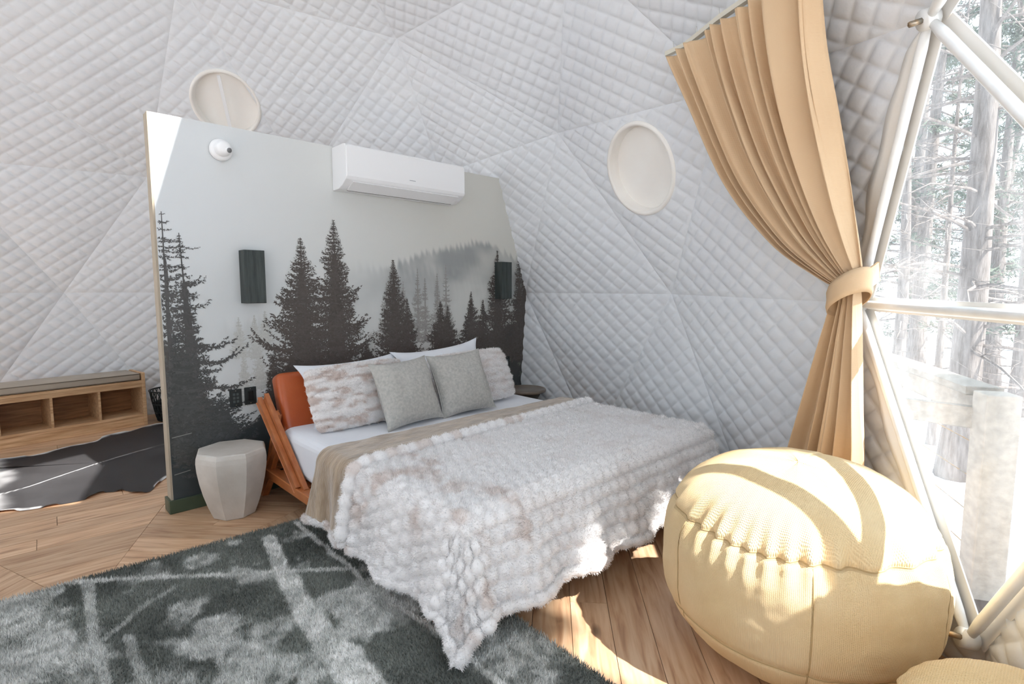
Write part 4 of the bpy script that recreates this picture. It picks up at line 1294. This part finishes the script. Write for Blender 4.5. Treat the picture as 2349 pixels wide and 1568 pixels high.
# ================================================================== CURTAIN
track = thing('curtain_track', 'cream ceiling track carrying the tan curtain', 'curtain track', (2.11, -2.17, 2.70))
tp = np.array([(2.135, -2.11, 2.715), (2.09, -2.25, 2.705), (1.90, -2.54, 2.69), (1.72, -2.81, 2.655), (1.60, -2.97, 2.62), (1.47, -3.11, 2.575)])
def resample(P, k):
    P = np.asarray(P, float)
    s = np.r_[0, np.cumsum(np.linalg.norm(np.diff(P, axis=0), axis=1))]
    t = np.linspace(0, s[-1], k)
    return np.stack([np.interp(t, s, P[:, i]) for i in range(3)], 1)
tq = resample(tp, 24)
V = []; F = []
for i, p in enumerate(tq):
    d = tq[min(i + 1, 23)] - tq[max(i - 1, 0)]; d /= np.linalg.norm(d)
    x = np.cross(d, [0, 0, 1.0]); x /= np.linalg.norm(x)
    for a, b in ((-0.014, 0), (0.014, 0), (0.014, 0.024), (-0.014, 0.024)):
        V.append(p + x * a + np.array([0, 0, b + 0.004]) - np.array([2.11, -2.17, 2.70]))
for i in range(23):
    for q in range(4): F.append((4 * i + q, 4 * i + (q + 1) % 4, 4 * i + 4 + (q + 1) % 4, 4 * i + 4 + q))
F += [(3, 2, 1, 0), (92, 93, 94, 95)]
mesh('rail', V, F, mat('cream_rail', rgb(216, 210, 194), rough=0.5), track)
for i in range(1, 23, 4):
    p = tq[i] - np.array([2.11, -2.17, 2.70])
    tube('ceiling_hook', [p + np.array([0, 0, 0.026]), p + np.array([0.02, 0.012, 0.075])], 0.003, M_STEEL, track, n=6)

cur = thing('curtain', 'tan floor length curtain tied back to the window strut', 'curtain', (2.05, -3.0, 0))
CO = np.array([2.05, -3.0, 0])
Lp = [(2.11, -2.169, 2.695), (2.181, -2.285, 2.435), (2.255, -2.487, 1.978), (2.217, -2.749, 1.639), (2.111, -2.973, 1.466), (2.067, -3.070, 1.405)]
Rp = [(1.486, -3.091, 2.565), (1.634, -3.077, 2.337), (1.761, -3.093, 2.086), (1.875, -3.136, 1.748), (1.927, -3.176, 1.514), (1.961, -3.184, 1.430)]
Lq = [(2.067, -3.070, 1.405), (2.077, -3.071, 1.344), (2.127, -3.021, 1.156), (2.180, -2.952, 0.886), (2.218, -2.883, 0.597), (2.224, -2.829, 0.348), (2.230, -2.790, 0.02)]
Rq = [(1.961, -3.184, 1.430), (1.972, -3.190, 1.348), (1.963, -3.212, 1.142), (1.941, -3.243, 0.866), (1.925, -3.269, 0.670), (1.920, -3.280, 0.349), (1.920, -3.285, 0.02)]
def smoothpath(P, k):
    P = np.asarray(P, float); n = len(P); out = []
    tt = np.linspace(0, n - 1 - 1e-6, k)
    for t in tt:
        i = int(t); f = t - i
        p0 = P[max(i - 1, 0)]; p1 = P[i]; p2 = P[min(i + 1, n - 1)]; p3 = P[min(i + 2, n - 1)]
        out.append(0.5 * ((2 * p1) + (-p0 + p2) * f + (2 * p0 - 5 * p1 + 4 * p2 - p3) * f * f + (-p0 + 3 * p1 - 3 * p2 + p3) * f ** 3))
    return np.array(out)
def curtain_part(name, Lp, Rp, rows, ampf, npl, seed, gather):
    nu = 220
    Lc = smoothpath(Lp, rows); Rc = smoothpath(Rp, rows)
    u = np.linspace(0, 1, nu)
    # uneven spacing of the pleats
    warp = u + 0.035 * np.sin(2 * PI * u * 1.5 + seed) + 0.02 * np.sin(2 * PI * u * 3.7 + 2 * seed)
    G = np.empty((rows, nu, 3)); UV = np.empty((rows, nu, 2))
    for r in range(rows):
        t = r / (rows - 1)
        top = np.stack([np.interp(u, np.linspace(0, 1, 24), resample(tp[:], 24)[:, k]) for k in range(3)], 1) if (gather and r == 0) else None
        base = Lc[r] + (Rc[r] - Lc[r]) * u[:, None]
        if gather:
            sag = 0.10 * math.sin(PI * t) * (1 - t)
            base[:, 2] -= sag * np.sin(PI * u) * 0.6
        d = Rc[r] - Lc[r]; d[2] = 0; d /= np.linalg.norm(d) + 1e-9
        nrm = np.array([d[1], -d[0], 0])
        if np.dot(nrm, np.array([DC[0], DC[1], 0]) - base.mean(0)) < 0: nrm = -nrm
        ph = 2 * PI * npl * (warp + 0.012 * math.sin(3 * t + seed) * np.sin(5 * u))
        w = np.sin(ph) + 0.35 * np.sin(2.3 * ph + 1.1 + seed) + 0.22 * np.sin(0.5 * ph + 0.4)
        fold = np.sign(w) * np.abs(w) ** 0.75
        am = ampf(t)
        slide = 0.28 * am * np.cos(ph)
        G[r] = base + nrm * (am * (fold + 0.6))[:, None] + d * slide[:, None]
        UV[r, :, 0] = u * 1.8; UV[r, :, 1] = t * 1.4
    V = (G - CO).reshape(-1, 3)
    o = mesh(name, V, grid_faces(rows, nu), M_CURTAIN, cur, smooth=True, uv=UV.reshape(-1, 2))
    sm = o.modifiers.new('thickness', 'SOLIDIFY'); sm.thickness = 0.003; sm.offset = 0
    return o
curtain_part('upper_drape', Lp, Rp, 80, lambda t: 0.030 + 0.022 * math.sin(PI * min(1, t * 1.2)) * (1 - 0.45 * t) - 0.022 * t ** 3, 10, 1.3, True)
curtain_part('lower_drape', Lq, Rq, 60, lambda t: 0.012 + 0.034 * t ** 0.7, 4.5, 2.1, False)
# tie band round the waist, on to the strut
cen = np.array([2.012, -3.135, 1.385]); d = np.array([1.967, -3.19, 0]) - np.array([2.07, -3.07, 0]); d /= np.linalg.norm(d)
e = np.array([d[1], -d[0], 0]); e = e if np.dot(e, [DC[0] - cen[0], DC[1] - cen[1], 0]) > 0 else -e
V = []; F = []; n = 40
for z, bulge in ((-0.052, 0.0), (-0.03, 0.006), (0.0, 0.003), (0.03, 0.006), (0.052, 0.0)):
    for q in range(n):
        a = 2 * PI * q / n
        p = cen + d * (0.094 + bulge) * math.cos(a) + e * (0.070 + bulge) * math.sin(a) + e * 0.012 + np.array([0, 0, z + 0.055 * math.cos(a)])
        V.append(p - CO)
for i in range(4):
    for q in range(n): F.append((i * n + q, i * n + (q + 1) % n, (i + 1) * n + (q + 1) % n, (i + 1) * n + q))
tb = mesh('tie_band', V, F, M_CURTAIN, cur, smooth=True, uv=[(q % n * 0.02, q // n * 0.03) for q in range(len(V))])
tb.modifiers.new('thickness', 'SOLIDIFY').thickness = 0.004
a0 = cen + d * 0.085 + np.array([0, 0, 0.05]); a1 = np.array([2.085, -3.215, 1.475])
beam('tie_tail', Vector(a0 - CO), Vector(a1 - CO), 0.006, 0.085, M_CURTAIN, tb, bev=0.002)

# ================================================================== POUFS
def pouf(label, loc, a, H, p, seed, npan):
    o = thing('floor_pouf', label, 'pouf', loc, group='woven gold poufs')
    nth, nz_ = 260, 120
    th = np.linspace(0, 2 * PI, nth, endpoint=False); tz = np.linspace(0, 1, nz_)
    TH, TZ = np.meshgrid(th, tz, indexing='ij')
    s = (1 - np.cos(PI * TZ)) / 2
    z = H * s
    def R_of(s): return a * np.clip(1 - np.abs(2 * s - 1) ** p, 0, 1) ** (1 / p)
    r = R_of(s)
    zt, zb = 0.745, 0.27
    # puckers at the top seam, slack creases below
    pk = np.abs(np.sin(TH * 17 + 2.5 * np.sin(TH * 3 + seed))) ** 1.5 * (0.35 + 0.9 * vnoise(TH * 5, 0 * TH, seed))
    near = np.exp(-((s - zt) / 0.10) ** 2)
    r = r - 0.024 * pk * near * a / 0.48 + 0.02 * (fbm(TH * 3.0 + seed, s * 6, seed + 2) - 0.5) * (s > 0.03)
    r = r - 0.010 * np.exp(-((s - zt) / 0.012) ** 2) - 0.008 * np.exp(-((s - zb) / 0.012) ** 2)
    for q in range(npan):
        t0 = math.radians(205) + 2 * PI * q / npan
        dth = np.angle(np.exp(1j * (TH - t0)))
        r = r - 0.006 * np.exp(-(dth * r / 0.010) ** 2) * ((s < zt) & (s > 0.05))
    zz = z + 0.012 * (fbm(TH * 2 + 3, s * 4, seed + 7) - 0.5) * sstep(0.1, 0.5, s)
    zz = zz - 0.05 * sstep(0.6, 1.0, s) * 0.4 * np.cos(TH - math.radians(200)) * (r / a)
    r = np.maximum(r, 0)
    V = np.stack([r * np.cos(TH), r * np.sin(TH), np.maximum(zz, 0.002)], -1)
    uv = np.stack([TH * a, s * H * 1.6], -1)
    topm = s > zt
    uv[..., 0] = np.where(topm, V[..., 0] + 3, uv[..., 0]); uv[..., 1] = np.where(topm, V[..., 1] + 3, uv[..., 1])
    wb_ = mesh('woven_body', V.reshape(-1, 3), grid_faces(nth, nz_, wrap=True), M_POUF, o, smooth=True, uv=uv.reshape(-1, 2))
    def path_s(sv):
        j = int(np.argmin(np.abs(s[0] - sv)))
        return V[:, j, :]
    for sv in (zt, zb):
        tube('seam', path_s(sv) * np.array([1.002, 1.002, 1]), 0.0024, M_SEAM, wb_, n=6, closed=True)
    for q in range(npan):
        i = int(round(((math.radians(205) + 2 * PI * q / npan) % (2 * PI)) / (2 * PI) * nth)) % nth
        j0 = int(np.argmin(np.abs(s[0] - 0.04))); j1 = int(np.argmin(np.abs(s[0] - zt)))
        tube('seam', V[i, j0:j1:3, :] * np.array([1.003, 1.003, 1]), 0.0024, M_SEAM, wb_, n=6)
    return o
pouf('large woven gold pouf standing by the window beyond the bed foot', (1.42, -3.14, 0.0), 0.48, 0.75, 2.6, 3, 6)
pouf('smaller gold pouf cut off by the bottom right corner of the view', (0.90, -3.83, 0.0), 0.30, 0.46, 2.6, 9, 6)

# ================================================================== OUTSIDE
gr = []
nr, ng = 60, 90
rr = np.concatenate([np.linspace(0, 8, 20), np.linspace(9, 70, 40)]); th = np.linspace(0, 2 * PI, ng, endpoint=False)
RR, TT = np.meshgrid(rr, th, indexing='ij')
gx = DC[0] + RR * np.cos(TT); gy = DC[1] + RR * np.sin(TT)
gz = -1.05 + 0.02 * np.maximum(RR - 8, 0) + 0.25 * (fbm(gx * 0.25, gy * 0.25, 201) - 0.5) * sstep(5, 9, RR) + 0.09 * np.maximum(RR - 30, 0)
G = np.stack([gx, gy, gz], -1).transpose(1, 0, 2)
g = mesh('ground', G.reshape(-1, 3), grid_faces(ng, nr, wrap=True), M_SNOW, smooth=True)
tag(g, 'snow covered ground sloping up outside the dome', 'snow', kind='structure')

deck = thing('deck', 'weathered timber deck outside the window', 'deck', (2.2, -3.8, 0), kind='structure')
for k in range(16):
    y = -6.2 + k * 0.146
    x0 = max(0.0, 0) ; 
    box('deck_board', (0.3 - 2.2 + 0.0, y + 3.8, -0.26), (3.4 - 2.2, y + 0.138 + 3.8, -0.225), M_DECK, deck, bev=0.003)

pst = thing('deck_post', 'thick square timber post of the deck railing outside', 'post', (2.515, -3.61, -0.225))
box('shaft', (-0.065, -0.065, 0.0), (0.065, 0.065, 1.155), M_DECK, pst, bev=0.006, rot=('Z', rd(28), (0, 0, 0)))
rl = thing('deck_rail', 'bright timber top rail running away from the post', 'railing', (2.58, -3.58, 0.9))
beam('board', (0.02, 0.02, -0.055), (2.6, 1.40, -0.055), 0.040, 0.13, M_DECK, rl)
beam('cap', (0.02, 0.02, 0.02), (2.6, 1.40, 0.02), 0.14, 0.035, M_DECK, rl)
rl2 = thing('deck_rail', 'short level timber rail between the post and the dome', 'railing', (2.555, -3.53, 0.80))
beam('board', (0, 0, 0), (0.02, 0.52, 0), 0.045, 0.10, M_DECK, rl2)
for z in (0.15, 0.32, 0.49, 0.66):
    w = tube('cable', [(2.57, -3.57, z), (5.1, -2.22, z)], 0.003, M_BOLT, None, n=5)
    tag(w, 'thin wire strung under the deck rail, %s' % {0.15: 'lowest of four', 0.32: 'second from the bottom', 0.49: 'third from the bottom', 0.66: 'topmost of four'}[z], 'cable', 'wires of the deck railing')
p2 = thing('deck_post', 'far timber post at the end of the deck railing', 'post', (5.15, -2.18, -0.9))
box('shaft', (-0.06, -0.06, -0.1), (0.06, 0.06, 1.80), M_DECK, p2, bev=0.006)

def gz_at(x, y):
    R = math.hypot(x - DC[0], y - DC[1])
    v = -1.05 + 0.02 * max(R - 8, 0) + 0.09 * max(R - 30, 0)
    n_ = float(fbm(np.array([x * 0.25]), np.array([y * 0.25]), 201)[0]) - 0.5
    return v + 0.25 * n_ * float(sstep(5, 9, R))
def tree(label, x, y, h, r, seed, needles=0.0, nb=60):
    rg = np.random.default_rng(seed)
    z0 = gz_at(x, y) - 0.05
    o = thing('tree', label, 'tree', (x, y, z0), group='winter trees outside')
    k = 14; path = []; 
    bx, by = rg.normal(0, 0.03, 2)
    for i in range(k):
        t = i / (k - 1)
        path.append((bx * h * t * t + 0.04 * math.sin(t * 7 + seed), by * h * t * t + 0.04 * math.cos(t * 5 + seed), h * t))
    path = np.array(path)
    tube('trunk', path, r * (1 - 0.86 * np.linspace(0, 1, k)) * np.r_[1.25, np.ones(k - 1)], M_BARK, o, n=10)
    Vs = []; Fs = []; off = 0; tips = []
    for b in range(nb):
        t = rg.uniform(0.10, 0.97)
        p0 = np.array([np.interp(t, np.linspace(0, 1, k), path[:, c]) for c in range(3)])
        az = rg.uniform(0, 2 * PI); ln = (0.10 + 0.30 * (1 - t)) * h * rg.uniform(0.4, 0.8) * (0.7 if needles else 1.0)
        up = rg.uniform(-0.15, 0.5)
        q = []
        for s in np.linspace(0, 1, 6):
            q.append(p0 + np.array([math.cos(az) * ln * s, math.sin(az) * ln * s, ln * (up * s - 0.25 * s * s)]) + rg.normal(0, 0.02 * ln, 3) * s)
        q = np.array(q)
        V, F = tube_geo(q, np.linspace(0.022, 0.004, 6) * (r / 0.16) ** 0.5, 5)
        Vs.append(V); Fs += [tuple(off + w for w in f) for f in F]; off += len(V)
        for tw in range(5):
            i = rg.integers(1, 6); p = q[i]; d = rg.normal(size=3); d[2] = abs(d[2]) * 0.4; d /= np.linalg.norm(d)
            e_ = p + d * ln * rg.uniform(0.15, 0.35)
            V, F = tube_geo(np.array([p, (p + e_) / 2 + rg.normal(0, 0.02, 3), e_]), np.array([0.007, 0.005, 0.002]), 4)
            Vs.append(V); Fs += [tuple(off + w for w in f) for f in F]; off += len(V)
            tips.append((p, e_))
    br = mesh('branches', np.vstack(Vs), Fs, M_BARK, o)
    br['kind'] = 'stuff'
    if needles:
        m_ = int(needles * 60)
        P_, D_ = [], []
        for p, e_ in tips:
            for _ in range(m_):
                P_.append(p + (e_ - p) * rg.random() + rg.normal(0, 0.05, 3)); D_.append(rg.normal(size=3) + (e_ - p))
        P_ = np.array(P_); D_ = np.array(D_); D_ /= np.linalg.norm(D_, axis=1)[:, None]
        blades('needles', P_, D_, 0.16, 0.018, M_NEEDLE, br, seed=seed, lean=0.3)
tree('thick grey trunk nearest the deck railing outside the window', 8.2, -2.92, 11, 0.19, 1, nb=70)
tree('slim dark young tree just left of the thick trunk', 9.6, -2.42, 7, 0.06, 2, nb=60)
spots = [(11.5, -1.6, 9, 0.12, 0.0, 'bare tree standing behind the slim young tree'), (13.0, -3.2, 10, 0.15, 0.3, 'shaggy tree to the right of the thick trunk'),
         (15.5, -1.2, 12, 0.2, 0.5, 'needled tree framed by the window strut at left'), (16.0, -2.6, 11, 0.16, 0.0, 'tall bare tree seen past the thick trunk'),
         (17.5, -3.9, 12, 0.2, 0.6, 'dense needled tree at the right edge of the window'), (19.0, -0.4, 13, 0.22, 0.6, 'needled tree rising behind the dome edge'),
         (21.0, -2.0, 13, 0.2, 0.4, 'pale needled tree in the middle distance'), (22.5, -4.8, 13, 0.22, 0.5, 'needled tree far right past the deck'),
         (24.0, -3.0, 14, 0.22, 0.6, 'broad needled tree closing the far view'), (26.0, 0.4, 14, 0.22, 0.6, 'broad needled tree far behind the curtain strut'),
         (28.0, -1.3, 14, 0.22, 0.7, 'dense far tree left of centre in the window'), (29.0, -5.6, 14, 0.22, 0.7, 'dense far tree at the right horizon'),
         (12.0, -5.5, 9, 0.12, 0.0, 'bare thin tree off to the right of the deck'), (33.0, -3.6, 15, 0.25, 0.7, 'farthest dense tree on the snowy slope'),
         (10.6, -4.1, 6, 0.05, 0.0, 'thin sapling close to the right window edge')]
for i, (x, y, h, r, nd, lb) in enumerate(spots):
    tree(lb, x, y, h, r, 20 + i, nd, nb=46)

def pine(label, x, y, z_crown, z_top, rad, seed, count):
    """tall pine whose crown starts high up; unseen, added to keep sun off bed, rug and deck post."""
    rg = np.random.default_rng(seed)
    z0 = gz_at(x, y) - 0.05
    o = thing('tree', label, 'tree', (x, y, z0), group='winter trees outside')
    H = z_top - z0
    tube('trunk', np.array([(0, 0, 0), (0.03, 0, H * 0.3), (0.0, 0.03, H * 0.7), (0, 0, H)]), np.array([0.17, 0.14, 0.09, 0.02]), M_BARK, o, n=10)
    Vs = []; Fs = []; off = 0
    for b in range(60):
        t = rg.random() ** 1.3; zc = z_crown + (z_top - z_crown) * t - z0; az = rg.uniform(0, 2 * PI); ln = rad * (1 - 0.8 * t)
        q = np.array([(math.cos(az) * ln * s, math.sin(az) * ln * s, zc + 0.12 * ln * s) for s in np.linspace(0, 1, 5)])
        V, F = tube_geo(q, np.linspace(0.03, 0.006, 5), 5); Vs.append(V); Fs += [tuple(off + w for w in f) for f in F]; off += len(V)
    br = mesh('branches', np.vstack(Vs), Fs, M_BARK, o); br['kind'] = 'stuff'
    t = rg.random(count) ** 1.3; az = rg.uniform(0, 2 * PI, count)
    r_ = rad * (1 - 0.8 * t) * np.sqrt(rg.random(count))
    P_ = np.stack([r_ * np.cos(az), r_ * np.sin(az), z_crown - z0 + (z_top - z_crown) * t], 1)
    D_ = rg.normal(size=(count, 3)); D_ /= np.linalg.norm(D_, axis=1)[:, None]
    blades('needles', P_, D_, 0.22, 0.035, M_NEEDLE, br, seed=seed, lean=0.3)
for k, (x, y, zc, zt, rd_, lb) in enumerate([  # out-of-view pines, placed to block sun from bed, rug and post
        (1.50, -9.0, 8.95, 12.2, 0.46, 'unseen tall pine with a high crown, added to shade the bed, second of four in the row by the deck'),
        (2.40, -9.1, 9.40, 13.5, 0.46, 'unseen tall pine with a high crown, added to shade the bed, third of four in the row by the deck'),
        (3.38, -9.0, 6.30, 13.5, 0.42, 'unseen broad low crowned pine added to shade the deck post, last of four in the row by the deck'),
        (1.10, -9.2, 7.60, 12.0, 0.46, 'unseen lower crowned pine added to shade the rug, first of four in the row by the deck')]):
    pine(lb, x, y, zc, zt, rd_, 301 + k, 7000)
